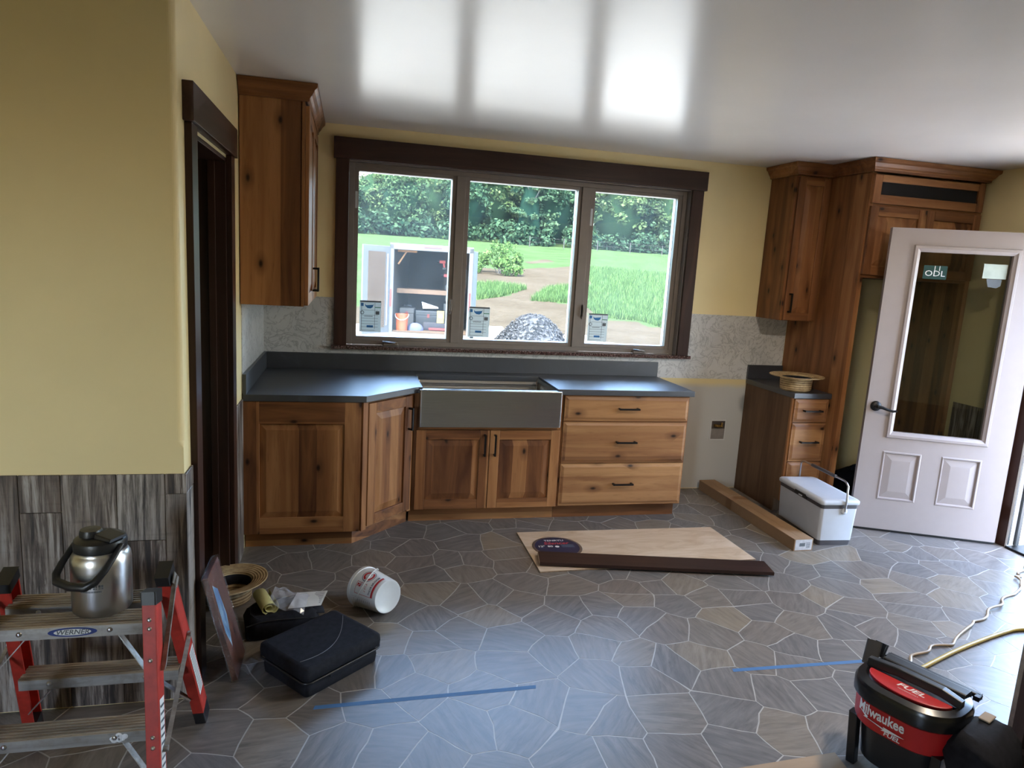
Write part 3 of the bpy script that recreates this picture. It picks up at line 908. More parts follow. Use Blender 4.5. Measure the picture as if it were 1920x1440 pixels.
MB().box(SX0, SX1, -0.545, -0.530, 0.0, 0.10, 0, 0.4).build('toe_kick', WOOD_H, cab)
for k, (x0, x1) in enumerate(((0.972, 1.436), (1.441, 1.906))):
    panel_door(cab, T(x0, -0.610, 0.106), x1 - x0, 0.519, ((x1 - x0 - 0.031) if k == 0 else 0.031, 0.519 - 0.095))

# drawer base
cab = thing('drawer_base_cabinet', 'wide base cabinet with three deep knotty drawers', 'cabinet', (2.37, -0.3, 0))
b = MB().box(1.917, 2.812, -0.588, -0.006, 0.10, z1, 0, 0.45)
b.build('body', WOOD_V, cab)
f = MB()
f.box(1.917, 1.945, -0.607, -0.588, 0.10, z1, 0, R1()); f.box(2.784, 2.812, -0.607, -0.588, 0.10, z1, 0, R1())
for za, zb in ((0.10, 0.125), (0.385, 0.41), (0.67, 0.695), (0.835, z1)):
    f.box(1.945, 2.784, -0.607, -0.588, za, zb, 1, R1())
f.build('face_frame', [WOOD_V, WOOD_H], cab)
MB().box(1.917, 2.800, -0.545, -0.530, 0.0, 0.10, 0, 0.7).box(2.785, 2.800, -0.53, -0.02, 0.0, 0.10, 0, 0.7).build('toe_kick', WOOD_H, cab)
for za, zb in ((0.108, 0.396), (0.402, 0.681), (0.688, 0.853)):
    drawer_front(cab, T(1.926, -0.607, za), 0.878, zb - za)

# narrow drawer base beside the range gap
NX0, NX1 = 3.606, 3.903
cab = thing('narrow_drawer_cabinet', 'narrow base cabinet with plain side and three small drawers', 'cabinet', (3.75, -0.3, 0))
b = MB()
side = [(-0.588, 0.10), (-0.530, 0.10), (-0.530, 0.0), (-0.006, 0.0), (-0.006, z1), (-0.588, z1)]
rg = [[(x, yv, zv) for yv, zv in side] for x in (NX0, NX1 - 0.001)]
b.rings(rg, 0, 0.5, smooth=False)
b.build('body', RAW_SIDE, cab)
f = MB()
f.box(NX0, NX0 + 0.03, -0.607, -0.588, 0.10, z1, 0, R1()); f.box(NX1 - 0.028, NX1 - 0.001, -0.607, -0.588, 0.10, z1, 0, R1())
for za, zb in ((0.10, 0.125), (0.385, 0.41), (0.67, 0.695), (0.835, z1)):
    f.box(NX0 + 0.03, NX1 - 0.028, -0.607, -0.588, za, zb, 1, R1())
f.build('face_frame', [WOOD_V, WOOD_H], cab)
for za, zb in ((0.108, 0.396), (0.402, 0.681), (0.688, 0.853)):
    drawer_front(cab, T(NX0 + 0.014, -0.607, za), NX1 - NX0 - 0.026, zb - za)

# worktops
def slate():
    g = Graph('blue_black_slate_laminate')
    c = g.coord()
    n1 = g.noise(c, 9, 5, 0.65, 1.0)
    n2 = g.noise(c, 60, 3)
    cc = g.ramp(n1, [(0.3, (0.006, 0.007, 0.012)), (0.6, (0.012, 0.015, 0.024)), (0.8, (0.036, 0.046, 0.064))])
    g.principled(cc, g.math('ADD', 0.45, g.math('MULTIPLY', n1, 0.12)), 0.0, g.bump(n2, 0.12, 0.002), **{'Specular IOR Level': 1.0, 'Coat Weight': 0.7, 'Coat Roughness': 0.42})
    return g.m
SLATE = slate()
top = thing('kitchen_worktop', 'long blue-black worktop wrapping the corner round the steel sink', 'worktop', (1.3, -0.3, CT - 0.038))
sk0, sk1, skb = 1.001, 1.872, -0.150
zt0 = CT - 0.0375
b = MB()
lp = [(0.006, -0.008), (0.006, -0.952), (0.6577, -0.952), (0.955, -0.652), (0.975, -0.640), (sk0, -0.636), (sk0, skb), (sk1, skb), (sk1, -0.632), (2.8353, -0.632), (2.8353, -0.008)]
def top_poly(b, pieces):
    for p in pieces: b.prism(p, zt0, CT)
top_poly(b, [[(0.006, -0.008), (0.006, -0.952), (0.6577, -0.952), (0.955, -0.652), (0.975, -0.640), (sk0, -0.636), (sk0, -0.008)],
             [(sk0, -0.008), (sk0, skb), (sk1, skb), (sk1, -0.008)],
             [(sk1, -0.008), (sk1, -0.632), (2.8353, -0.632), (2.8353, -0.008)]])
slab = b.build('slab', SLATE, top, weld=True, bevel=0.003)
MB().box(0.024, 2.8353, -0.024, -0.0055, CT, CT + 0.110).build('upstand', SLATE, top, bevel=0.002)
MB().box(0.0055, 0.024, -0.952, -0.0055, CT, CT + 0.110).build('upstand', SLATE, top, bevel=0.002)
top2 = thing('small_worktop', 'small blue-black worktop on the narrow drawer cabinet', 'worktop', (3.75, -0.3, CT - 0.038))
MB().box(3.600, 3.903, -0.630, -0.008, zt0, CT).build('slab', SLATE, top2, bevel=0.003)
MB().box(3.600, 3.903, -0.024, -0.0055, CT, CT + 0.110).build('upstand', SLATE, top2, bevel=0.002)

# steel apron sink
def brushed():
    g = Graph('brushed_stainless')
    c = g.coord()
    n = g.noise(g.scale(c, (4, 4, 500)), 1.0, 3)
    g.principled(g.ramp(n, [(0.3, (0.40, 0.39, 0.375)), (0.7, (0.50, 0.49, 0.475))]), 0.26, 1.0, None, Anisotropic=0.5)
    return g.m
STEEL = brushed()
sink = thing('apron_sink', 'brushed stainless steel apron-front sink under the window', 'sink', (1.435, -0.4, 0.655))
A0, A1, AY = 0.981, 1.892, -0.671
b = MB()
b.prism(rrect(A0, A1, AY, -0.612, 0.012, 4), 0.651, CT - 0.012)
ap = b.build('apron', STEEL, sink, bevel=0.003)
b = MB()
iz, oz = 0.655, CT - 0.039
def rr_ring(x0, x1, y0, y1, r, z): return [(x, y, z) for x, y in rrect(x0, x1, y0, y1, r, 5)]
b.rings([rr_ring(1.008, 1.866, -0.645, -0.142, 0.02, CT - 0.012), rr_ring(1.010, 1.864, -0.643, -0.144, 0.02, CT - 0.016), rr_ring(1.012, 1.862, -0.640, -0.146, 0.03, 0.70), rr_ring(1.03, 1.845, -0.62, -0.165, 0.04, 0.672)], cap0=False, cap1=True)
b.build('basin', STEEL, sink, sharp=40)
b = MB()
b.box(A0 + 0.004, A1 - 0.004, -0.668, -0.643, CT - 0.013, CT - 0.0115)
b.build('front_rim', STEEL, sink)
MB().lathe([(0.055, 0.6725), (0.055, 0.675), (0.045, 0.676), (0.03, 0.673)], 24, (1.44, -0.40)).build('drain', CHROME, sink)
b = MB()
for yy in (-0.18, -0.215):
    b.box(1.03, 1.845, yy - 0.004, yy + 0.004, 0.842, 0.846)
b.build('ledge', STEEL, sink)

# wall cabinets
CRZ = 2.4115
YL = -0.985
cab = thing('left_wall_cabinet', 'tall wall cabinet in the left corner with crown moulding', 'cabinet', (0.16, -0.5, UB))
MB().box(0.0055, 0.300, YL + 0.004, -0.0055, UB + 0.001, CRZ, 0, 0.55).build('body', WOOD_V, cab)
MB().box(0.0045, 0.306, YL - 0.016, YL + 0.004, UB, CRZ + 0.004, 0, 0.21).build('end_panel', WOOD_V, cab, bevel=0.0015)
f = MB()
f.box(0.300, 0.319, YL - 0.016, YL + 0.022, UB, CRZ, 0, R1()); f.box(0.300, 0.319, -0.03, -0.006, UB, CRZ, 0, R1())
f.box(0.300, 0.319, YL + 0.022, -0.03, UB, UB + 0.03, 0, R1()); f.box(0.300, 0.319, YL + 0.022, -0.03, CRZ - 0.03, CRZ, 0, R1())
f.build('face_frame', WOOD_V, cab)
dw = 0.470
for k, y0 in enumerate((YL + 0.006, YL + 0.006 + dw + 0.004)):
    M = T(0.3195, y0, UB + 0.004, PI / 2)
    panel_door(cab, M, dw, CRZ - UB - 0.018, ((dw - 0.031) if k == 0 else 0.031, 0.125))
c = crown([(0.0045, YL - 0.014), (0.330, YL - 0.014), (0.330, -0.006)], CRZ, [[0, 1]])[0]
c.build('crown_moulding', WOOD_H, cab)

FX0, FX1, FY = 3.905, 4.822, -0.720
UX0, UD = 3.622, -0.310
cr_b, cr_f = crown([(UX0 - 0.004, -0.006), (UX0 - 0.004, UD - 0.024), (FX0 - 0.002, UD - 0.024), (FX0 - 0.002, FY - 0.022), (FX1 + 0.002, FY - 0.022), (FX1 + 0.002, -0.40)], CRZ, [[0, 1], [2, 3, 4]])
cab = thing('right_wall_cabinet', 'narrow single-door wall cabinet against the tall refrigerator panel', 'cabinet', (3.76, -0.16, UB))
MB().box(UX0, FX0 - 0.0015, UD + 0.020, -0.0055, UB, CRZ, 0, 0.7).build('body', WOOD_V, cab)
f = MB()
f.box(UX0, UX0 + 0.035, UD, UD + 0.02, UB, CRZ, 0, 0.95); f.box(FX0 - 0.03, FX0 - 0.0015, UD, UD + 0.02, UB, CRZ, 0, R1())
f.box(UX0 + 0.035, FX0 - 0.03, UD, UD + 0.02, UB, UB + 0.03, 1, R1()); f.box(UX0 + 0.035, FX0 - 0.03, UD, UD + 0.02, CRZ - 0.04, CRZ, 1, R1())
f.build('face_frame', [WOOD_V, WOOD_H], cab)
panel_door(cab, T(UX0 + 0.018, UD, UB + 0.004), FX0 - UX0 - 0.026, CRZ - UB - 0.014, (0.031, 0.125), stile=0.056)
cr_b.build('crown_moulding', WOOD_H, cab)

# refrigerator surround
cab = thing('refrigerator_surround', 'tall hickory refrigerator surround with vent slot and two upper doors', 'cabinet', (4.36, -0.36, 0))
MB().box(FX0, FX0 + 0.019, FY + 0.02, -0.006, 0.0, CRZ, 0, 0.8).build('side_panel', WOOD_V, cab)
MB().box(FX1 - 0.019, FX1, FY + 0.02, -0.006, 0.0, CRZ, 0, 0.4).build('side_panel', WOOD_V, cab)
f = MB()
f.box(FX0, FX0 + 0.036, FY, FY + 0.02, 0.0, CRZ, 0, R1()); f.box(FX1 - 0.036, FX1, FY, FY + 0.02, 0.0, CRZ, 0, R1())
f.box(FX0 + 0.036, FX1 - 0.036, FY, FY + 0.02, 1.722, 1.752, 1, R1()); f.box(FX0 + 0.036, FX1 - 0.036, FY, FY + 0.02, 2.190, 2.222, 1, R1())
f.build('face_frame', [WOOD_V, WOOD_H], cab)
MB().box(FX0 + 0.019, FX1 - 0.019, FY + 0.02, -0.006, 1.722, CRZ, 0, 0.3).build('upper_box', RAW_SIDE, cab)
M = T(FX0 + 0.012, FY, 1.742)
wD = (FX1 - FX0 - 0.024)
panel_door(cab, M, wD / 2 - 0.0015, 0.452)
panel_door(cab, T(FX0 + 0.012 + wD / 2 + 0.0015, FY, 1.742), wD / 2 - 0.0015, 0.452)
f = MB()
w, h = wD, 0.186
Mv = T(FX0 + 0.012, FY, 2.212)
f.box(0, 0.058, -0.021, 0, 0, h, 0, R1()); f.box(w - 0.058, w, -0.021, 0, 0, h, 0, R1())
f.box(0.058, w - 0.058, -0.021, 0, 0, 0.058, 1, R1()); f.box(0.058, w - 0.058, -0.021, 0, h - 0.046, h, 1, R1())
vf = f.move(Mv).build('vent_frame', [WOOD_V, WOOD_H], cab, bevel=0.002)
vb = MB().box(0.058, w - 0.058, -0.010, -0.002, 0.058, h - 0.046)
vb.move(Mv).build('vent_shade_panel', VENT_SHADE, vf)  # solid near-black panel standing in for the shade within the vent
cr_f.build('crown_moulding', WOOD_H, cab)
# ------------------------------------------------------------------ step ladder and jug
RED_FG = plain('red_fibreglass', (0.42, 0.030, 0.018), 0.5, var=0.2, scale=30)
def worn_alu():
    g = Graph('worn_aluminium')
    c = g.coord()
    n = g.noise(g.scale(c, (3, 40, 40)), 1.0, 5, 0.6)
    d = g.noise(c, 22, 4, 0.6)
    cc = g.ramp(n, [(0.3, (0.22, 0.205, 0.19)), (0.7, (0.42, 0.40, 0.37))])
    cc = g.mix(g.ramp(d, [(0.5, 0.0), (0.75, 0.55)]), cc, (0.16, 0.12, 0.085))
    g.principled(cc, 0.48, 0.65)
    return g.m
ALU = worn_alu()
def tread_mat():
    g = Graph('dusty_ribbed_tread')
    c = g.coord()
    n = g.noise(g.scale(c, (5, 30, 30)), 1.0, 5, 0.6)
    cc = g.ramp(n, [(0.3, (0.20, 0.145, 0.095)), (0.7, (0.46, 0.365, 0.255))])
    g.principled(cc, 0.7, 0.2)
    return g.m
TREAD = tread_mat()
lad = thing('step_ladder', 'red fibreglass double-sided step ladder with aluminium treads', 'ladder', (-0.2, -2.7, 0))
def lerp(a, b, t): return Vector(a).lerp(Vector(b), t)
def rail(top, bot, sgn_in, face_y):
    """fibreglass channel: face plate plus side flange"""
    top, bot = Vector(top), Vector(bot)
    b = MB()
    d = (bot - top).normalized()
    side = Vector((1, 0, 0))
    depth = d.cross(side).normalized()
    if depth.y * face_y < 0: depth = -depth
    w, dp, th = 0.036, 0.064, 0.006
    def plate(o0, o1, p0, p1):
        rg = [[p + side * a + depth * c for a, c in ((o0, p0), (o1, p0), (o1, p1), (o0, p1))] for p in (top, bot)]
        b.rings(rg, smooth=False)
    plate(-w / 2, w / 2, dp / 2 - th, dp / 2)
    plate(-w / 2, w / 2, -dp / 2, -dp / 2 + th)
    s = -sgn_in
    plate(min(s * w / 2, s * (w / 2 - th)), max(s * w / 2, s * (w / 2 - th)), -dp / 2 + th, dp / 2 - th)
    return b, depth, d
FT, FB = -2.795, -2.985
RT, RB = -2.655, -2.405
ZT = 0.678
rails = {}
for nm, x_t, x_b, sg in (('r', 0.020, 0.070, -1), ('l', -0.402, -0.462, 1)):
    for side, yt, yb, fy in (('f', FT, FB, -1), ('b', RT, RB, 1)):
        top, bot = Vector((x_t, yt, ZT)), Vector((x_b, yb, 0.012))
        b, dep, d = rail(top, bot, sg, fy)
        ro = b.build('rail', RED_FG, lad, bevel=0.002)
        rails[nm + side] = (top, bot, dep, d, ro)
        cp = MB()
        cp.bar(top - d * 0.008, top + d * 0.028, 0.041, 0.072, (1, 0, 0))
        cp.build('rail_cap', BLACK_PLASTIC, lad, bevel=0.004)
        ft = MB(); ft.bar(bot - d * 0.055, bot + d * 0.010, 0.036, 0.068, (1, 0, 0)); ft.build('foot', ALU if side == 'f' else BLACK_PLASTIC, lad, bevel=0.003)
        for t in ((0.10, 0.135, 0.26, 0.56, 0.60) if side == 'f' else (0.13, 0.55)):
            rv = MB()
            p = top.lerp(bot, t) + dep * 0.031
            rv.rings([[p + dep * h + Vector((math.cos(a * PI / 5) * r, 0, 0)) + d * (math.sin(a * PI / 5) * r) for a in range(10)] for r, h in ((0.0065, 0.0), (0.0055, 0.0025), (0.002, 0.004))])
            rv.build('rivet', CHROME, ro)
def xr(side, z):
    """inner faces of the rails at height z"""
    t = (ZT - z) / ZT
    return (-0.402 + (-0.462 + 0.402) * t + 0.012, 0.020 + (0.070 - 0.020) * t - 0.012)
def tread(y0, y1, z, name='tread'):
    xa, xb = xr('f', z)
    b = MB()
    b.box(xa, xb, y0, y1, z - 0.003, z)
    n = 6
    for k in range(n):
        yk = y0 + (y1 - y0) * (k + 0.5) / n
        b.box(xa, xb, yk - 0.0035, yk + 0.0035, z, z + 0.002)
    st = b.build(name, TREAD, lad)
    c = MB()
    c.box(xa, xb, y0, y0 + 0.003, z - 0.036, z - 0.003); c.box(xa, xb, y1 - 0.003, y1, z - 0.036, z - 0.003)
    c.build('tread_skirt', ALU, st)
    for x in (xa + 0.085, xb - 0.10):
        rv = MB()
        rv.rings([[(x + r * math.cos(a * PI / 6), y0 - h, z - 0.017 + r * math.sin(a * PI / 6)) for a in range(12)] for r, h in ((0.0075, 0.0), (0.0065, 0.003), (0.002, 0.0045))])
        rv.build('rivet', CHROME, st)
    return st
top_f = tread(-2.812, -2.728, 0.598)
top_b = tread(-2.688, -2.604, 0.598)
low_f = tread(-2.876, -2.800, 0.303)
low_b = tread(-2.582, -2.500, 0.303)
# maker's oval on the top front tread
DEEPBLUE = plain('blue_label', (0.012, 0.03, 0.16), 0.5, var=0.3, scale=60)
lx, lz = -0.180, 0.580
ov = MB(); ov.rings([[(lx + a * math.cos(k * PI / 16), -2.812 - h, lz + c * math.sin(k * PI / 16)) for k in range(32)] for a, c, h in ((0.062, 0.0135, 0.0), (0.062, 0.0135, 0.0008))])
o1 = ov.build('oval_label', DEEPBLUE, top_f)
ov = MB(); ov.rings([[(lx + a * math.cos(k * PI / 16), -2.8128 - h, lz + c * math.sin(k * PI / 16)) for k in range(32)] for a, c, h in ((0.047, 0.0095, 0.0), (0.047, 0.0095, 0.0005))])
ov.build('oval_centre', PAPER, top_f)
text_mb('WERNER', 0.020, shear=0.25, bold=0.0004, fn=lambda x, y: Vector((lx + x, -2.8138, lz + y)), xs=1.05).build('label_lettering', GREY_INK, top_f)
# paint smear on the lower tread
sm = MB()
for k in range(14):
    a, rr = R1() * 2 * PI, R1() * 0.012
    q = 0.005 + 0.005 * R1()
    cxx, czz = -0.055 + 1.7 * rr * math.cos(a), 0.284 + 0.7 * rr * math.sin(a)
    sm.rings([[(cxx + q * f * math.cos(j * PI / 4), -2.876 - h, czz + q * f * math.sin(j * PI / 4)) for j in range(8)] for f, h in ((1, 0), (0.8, 0.001), (0.3, 0.0015))])
sm.build('paint_splash', WHITE_PAINT, low_f)
# warning stickers on the right rails
for key, t0, t1, off in (('rf', 0.42, 0.92, 0.0), ('rb', 0.50, 0.80, 0.0)):
    top, bot, dep, d, ro = rails[key]
    b = MB()
    p0, p1 = top.lerp(bot, t0), top.lerp(bot, t1)
    xo = 0.0188
    rg = [[p + Vector((xo, 0, 0)) + dep * c for c in (-0.022, 0.022)] for p in (p0, p1)]
    b.face([rg[0][0], rg[0][1], rg[1][1], rg[1][0]])
    st = b.build('warning_sticker', PAPER, ro, solid=0.0004)
    ln = MB()
    for k in range(16):
        q0 = p0.lerp(p1, 0.05 + 0.058 * k); q1 = p0.lerp(p1, 0.05 + 0.058 * k + 0.02)
        ln.face([q0 + Vector((xo + 0.0008, 0, 0)) + dep * -0.018, q0 + Vector((xo + 0.0008, 0, 0)) + dep * 0.018, q1 + Vector((xo + 0.0008, 0, 0)) + dep * 0.018, q1 + Vector((xo + 0.0008, 0, 0)) + dep * -0.018])
    ln.build('sticker_print', GREY_INK, st)
# spreaders and diagonal braces
for nm, s in (('r', 1), ('l', -1)):
    tf, bf = rails[nm + 'f'][:2]; tb, bb = rails[nm + 'b'][:2]
    xo = Vector((s * 0.026, 0, 0))
    a, m, c = tf.lerp(bf, 0.62) + xo, None, tb.lerp(bb, 0.40) + xo
    MB().bar(a, c, 0.022, 0.013, (0, 0.85, 0.5)).rod(a - Vector((0.006, 0, 0)), a + Vector((0.006, 0, 0)), 0.008).rod(c - Vector((0.006, 0, 0)), c + Vector((0.006, 0, 0)), 0.008).build('spreader', ALU, lad)
    a, c = tf.lerp(bf, 0.30) + xo, tb.lerp(bb, 0.04) + xo
    MB().bar(a, c, 0.022, 0.013, (0, 0.9, 0.4)).bar(c + Vector((0, -0.02, 0.012)), c + Vector((0, 0.03, -0.03)), 0.035, 0.003, (0, 0.7, 0.7)).build('hinge_bracket', ALU, lad)
for (y, z, side) in ((-2.77, 0.562, 'f'), (-2.84, 0.267, 'f'), (-2.54, 0.267, 'b')):
    xa, xb = xr('f', z)
    for x, dx in ((xa, 0.10), (xb, -0.10)):
        yb = y - 0.055 if side == 'f' else y + 0.055
        x2 = x + (0.012 if dx < 0 else -0.012)
        MB().bar((x + dx, y, z), (x2, yb, z - 0.14), 0.022, 0.003, (0, 1, 0)).build('brace', ALU, lad)

STEEL_B = plain('jug_steel', (0.66, 0.65, 0.63), 0.30, 1.0, var=0.08, scale=6)
jx, jy, jz = -0.135, -2.706, 0.6
jug = thing('insulated_jug', 'stainless steel insulated jug with black lid on the step ladder', 'jug', (jx, jy, jz), -0.5)
b = MB().lathe([(0.030, 0.0005), (0.074, 0.0005), (0.078, 0.006), (0.0785, 0.03), (0.079, 0.032), (0.079, 0.150), (0.077, 0.165), (0.071, 0.176), (0.0685, 0.180), (0.069, 0.186)], 48)
body = local(b, 'body', STEEL_B, jug, sharp=50)
b = MB().lathe([(0.066, 0.186), (0.069, 0.188), (0.070, 0.205), (0.067, 0.214), (0.056, 0.221), (0.0, 0.224)], 40, cap1=False)
lid = local(b, 'lid', BLACK_PLASTIC, jug, sharp=35)
b = MB().lathe([(0.030, 0.218), (0.030, 0.232), (0.027, 0.240), (0.0, 0.242)], 28, (-0.022, -0.010), cap1=False)
local(b, 'spout_cap', BLACK_PLASTIC, lid, sharp=35)
b = MB()
b.rings([[(0.010 + 0.055 * t, -0.030 + 0.062 * v, 0.219 + h) for v, h in ((0, 0.0), (0.05, 0.016 - 0.008 * t), (0.95, 0.016 - 0.008 * t), (1, 0.0))] for t in (0.0, 0.3, 0.7, 1.0)], smooth=False)
local(b, 'lid_latch', BLACK_PLASTIC, lid, bevel=0.003)
b = MB()
hp = [(0.071, 0.0, 0.196)]
hp = [(0.074, 0.004, 0.205), (0.076, -0.020, 0.186), (0.075, -0.060, 0.150), (0.068, -0.088, 0.126), (0.050, -0.103, 0.114), (0.0, -0.109, 0.110), (-0.050, -0.103, 0.114), (-0.068, -0.088, 0.126), (-0.075, -0.060, 0.150), (-0.076, -0.020, 0.186), (-0.074, 0.004, 0.205)]
b.tube(hp, [0.006, 0.008, 0.0095, 0.011, 0.012, 0.012, 0.012, 0.011, 0.0095, 0.008, 0.006], 10)
local(b, 'carry_handle', BLACK_PLASTIC, jug)
def on_jug(x, y):
    a = -PI / 2 + 0.42 + x / 0.0793
    return Vector((0.0795 * math.cos(a), 0.0795 * math.sin(a), 0.092 + y))
b = MB()
for k, wv in enumerate((0.004, 0.0065, 0.003, 0.007, 0.0065, 0.003, 0.007, 0.004, 0.0065, 0.006)):
    x0 = -0.034 + 0.0070 * k
    for z0_, z1_ in ((-0.002, 0.001), (0.003, 0.010)):
        b.face([on_jug(x0, z0_), on_jug(x0 + wv * 0.8, z0_), on_jug(x0 + wv * 0.8, z1_), on_jug(x0, z1_)])
for k in range(14):
    x0 = -0.026 + 0.004 * k
    b.face([on_jug(x0, -0.012), on_jug(x0 + 0.0028, -0.012), on_jug(x0 + 0.0028, -0.007), on_jug(x0, -0.007)])
local(b, 'engraved_print', GREY_INK, body)

# ------------------------------------------------------------------ straw hats
def straw():
    g = Graph('braided_straw')
    c = g.coord()
    s = g.n('SeparateXYZ', {0: c}).outputs
    r = g.math('SQRT', g.math('ADD', g.math('MULTIPLY', s[0], s[0]), g.math('MULTIPLY', g.math('MULTIPLY', s[1], s[1]), 1.25)))
    d = g.math('ADD', r, g.math('MULTIPLY', s[2], 0.9))
    ringw = g.math('SINE', g.math('MULTIPLY', d, 420.0))
    a = g.math('ARCTAN2', s[1], s[0])
    plait = g.math('SINE', g.math('ADD', g.math('MULTIPLY', a, 190.0), g.math('MULTIPLY', d, 900.0)))
    h = g.math('ADD', g.math('MULTIPLY', ringw, 0.7), g.math('MULTIPLY', plait, 0.3))
    n = g.noise(c, 35, 3)
    cc = g.ramp(g.math('ADD', g.math('MULTIPLY', h, 0.40), n), [(0.2, (0.20, 0.115, 0.045)), (0.5, (0.44, 0.29, 0.13)), (0.8, (0.60, 0.44, 0.23))])
    g.principled(cc, 0.6, 0.0, g.bump(h, 0.6, 0.002))
    return g.m
STRAW = straw()
def straw_hat(label, loc, rot, brim, crown_r, h, sy, dish):
    o = thing('straw_hat', label, 'hat', loc, rot, group='upturned straw hats')
    prof = [(0.002, 0.0), (crown_r * 0.86, 0.0), (crown_r * 0.96, 0.008), (crown_r, 0.02), (crown_r * 1.03, h * 0.8), (crown_r * 1.05, h - 0.004), (crown_r * 1.10, h), (brim * 0.8, h + dish * 0.5), (brim, h + dish), (brim + 0.001, h + dish + 0.003),
            (brim, h + dish + 0.005), (brim * 0.8, h + dish * 0.5 + 0.005), (crown_r * 1.08, h + 0.005), (crown_r * 1.01, h - 0.002), (crown_r * 0.985, h * 0.8), (crown_r * 0.95, 0.022), (crown_r * 0.9, 0.006), (0.002, 0.005)]
    b = MB().lathe(prof, 48, sy=sy)
    local(b, 'woven_straw', STRAW, o, sharp=60)
    b = MB().lathe([(crown_r * 0.975, h * 0.45), (crown_r * 0.985, h - 0.004), (crown_r * 0.965, h - 0.004), (crown_r * 0.955, h * 0.45)], 48, sy=sy, cap0=False, cap1=False)
    local(b, 'sweatband', BLACK_CLOTH, o)
    return o
straw_hat('straw hat upturned on the small worktop beside the refrigerator panel', (3.692, -0.500, CT), 0.1, 0.195, 0.112, 0.098, 0.9, 0.008)
straw_hat('straw hat upturned on the floor in the dark doorway', (0.030, -1.525, 0.0), 0.9, 0.176, 0.098, 0.098, 0.88, 0.012)

# ------------------------------------------------------------------ wrapped plaque leaning on the casing
RED_WOOD = wood('reddish_plaque_wood', 'z', (0.22, 0.085, 0.048), (0.14, 0.050, 0.030), (0.06, 0.022, 0.014), band=0.3, knots=0.1, tone=0.2, rough=0.3)
fb = Vector((0.150, -2.095, 0.0))
zax = Vector((-0.106, 0.0, 0.436)).normalized()
xax = Vector((0, 1, 0))
yax = zax.cross(xax)
Rm = Matrix((xax, yax, zax)).transposed()
pq = thing('wrapped_plaque', 'reddish wooden plaque in clear plastic leaning on the dark casing', 'plaque', fb, rot=Rm)
local(MB().box(-0.103, 0.103, -0.010, 0.010, 0.006, 0.445, 0, 0.4), 'board', RED_WOOD, pq, bevel=0.002)
BLUE_ART = Graph('printed_lake_scene')
_c = BLUE_ART.coord()
_n = BLUE_ART.noise(BLUE_ART.scale(_c, (9, 9, 3)), 1.0, 4, 0.6, 1.0)
BLUE_ART.principled(BLUE_ART.ramp(_n, [(0.35, (0.05, 0.15, 0.35)), (0.5, (0.25, 0.45, 0.6)), (0.62, (0.62, 0.66, 0.66)), (0.75, (0.20, 0.13, 0.10))]), 0.35)
def clear_wrap():
    g = Graph('clear_plastic_wrap')
    tr = g.n('BsdfTransparent', {0: (0.97, 0.97, 0.99, 1)})
    gl = g.n('BsdfGlossy', {'Color': (1, 1, 1, 1), 'Roughness': 0.12})
    g.put(gl.inputs['Normal'], g.bump(g.noise(g.coord(), 45, 4, 0.6, 1.5), 0.8, 0.01))
    mx = g.n('MixShader', {0: 0.16}); g.put(mx.inputs[1], tr.outputs[0]); g.put(mx.inputs[2], gl.outputs[0])
    g.t.links.new(mx.outputs[0], g.out.inputs[0])
    return g.m
WRAP = clear_wrap()
local(MB().raw([(-0.075, -0.0108, 0.40), (-0.02, -0.0108, 0.36), (0.0, -0.0108, 0.24), (-0.045, -0.0108, 0.12), (-0.08, -0.0108, 0.20)], [(0, 4, 3, 2, 1)]), 'printed_scene', BLUE_ART.m, pq)
b = MB()
b.rings([[(-0.107, -0.014, zz), (0.107, -0.014, zz), (0.107, 0.0125, zz), (-0.107, 0.0125, zz)] for zz in (0.005, 0.15, 0.3, 0.450)], smooth=False)
b.face([(-0.05, -0.017, 0.02), (-0.09, -0.05, 0.006), (0.0, -0.075, 0.004), (0.04, -0.04, 0.006)])
local(b, 'plastic_wrap', WRAP, pq)

# ------------------------------------------------------------------ black zip case
case = thing('zipped_case', 'black zipped disc case lying in front of the bucket', 'case', (0.470, -2.130, 0.0), math.radians(40))
def cushion(w, d, z0, z1, r, puff=0.0, taper=0.0):
    rg = []
    for zz, s in ((z0, -0.010), (z0 + 0.006, 0.0), ((z0 + z1) / 2, puff), (z1 - 0.008, -taper), (z1 - 0.002, -taper - 0.006), (z1, -taper - 0.018)):
        rg.append([(x, y, zz) for x, y in rrect(-w / 2 - s, w / 2 + s, -d / 2 - s, d / 2 + s, r, 5)])
    return MB().rings(rg)
bd = local(cushion(0.352, 0.282, 0.0, 0.070, 0.02, 0.003), 'lower_half', BLACK_CLOTH, case, sharp=60)
local(cushion(0.374, 0.304, 0.070, 0.128, 0.018, 0.002), 'padded_lid', BLACK_CLOTH, case, sharp=60)
b = MB().tube([(x, y, 0.070) for x, y in rrect(-0.190, 0.190, -0.155, 0.155, 0.032, 5)], 0.0045, 6, closed=True)
local(b, 'zip', BLACK_PLASTIC, case)
THREAD = plain('grey_thread', (0.16, 0.16, 0.17), 0.7)
b = MB().tube([(-0.165 + 0.335 * t, -0.085 + 0.03 * math.sin(PI * t) * -1.0 + 0.16 * t * t, 0.1285) for t in [k / 14 for k in range(15)]], 0.0011, 5)
local(b, 'stitching', THREAD, case)
b = MB()
b.box(-0.08, 0.08, -0.158, -0.150, 0.055, 0.067)
local(b, 'carry_strap', BLACK_CLOTH, case, bevel=0.002)

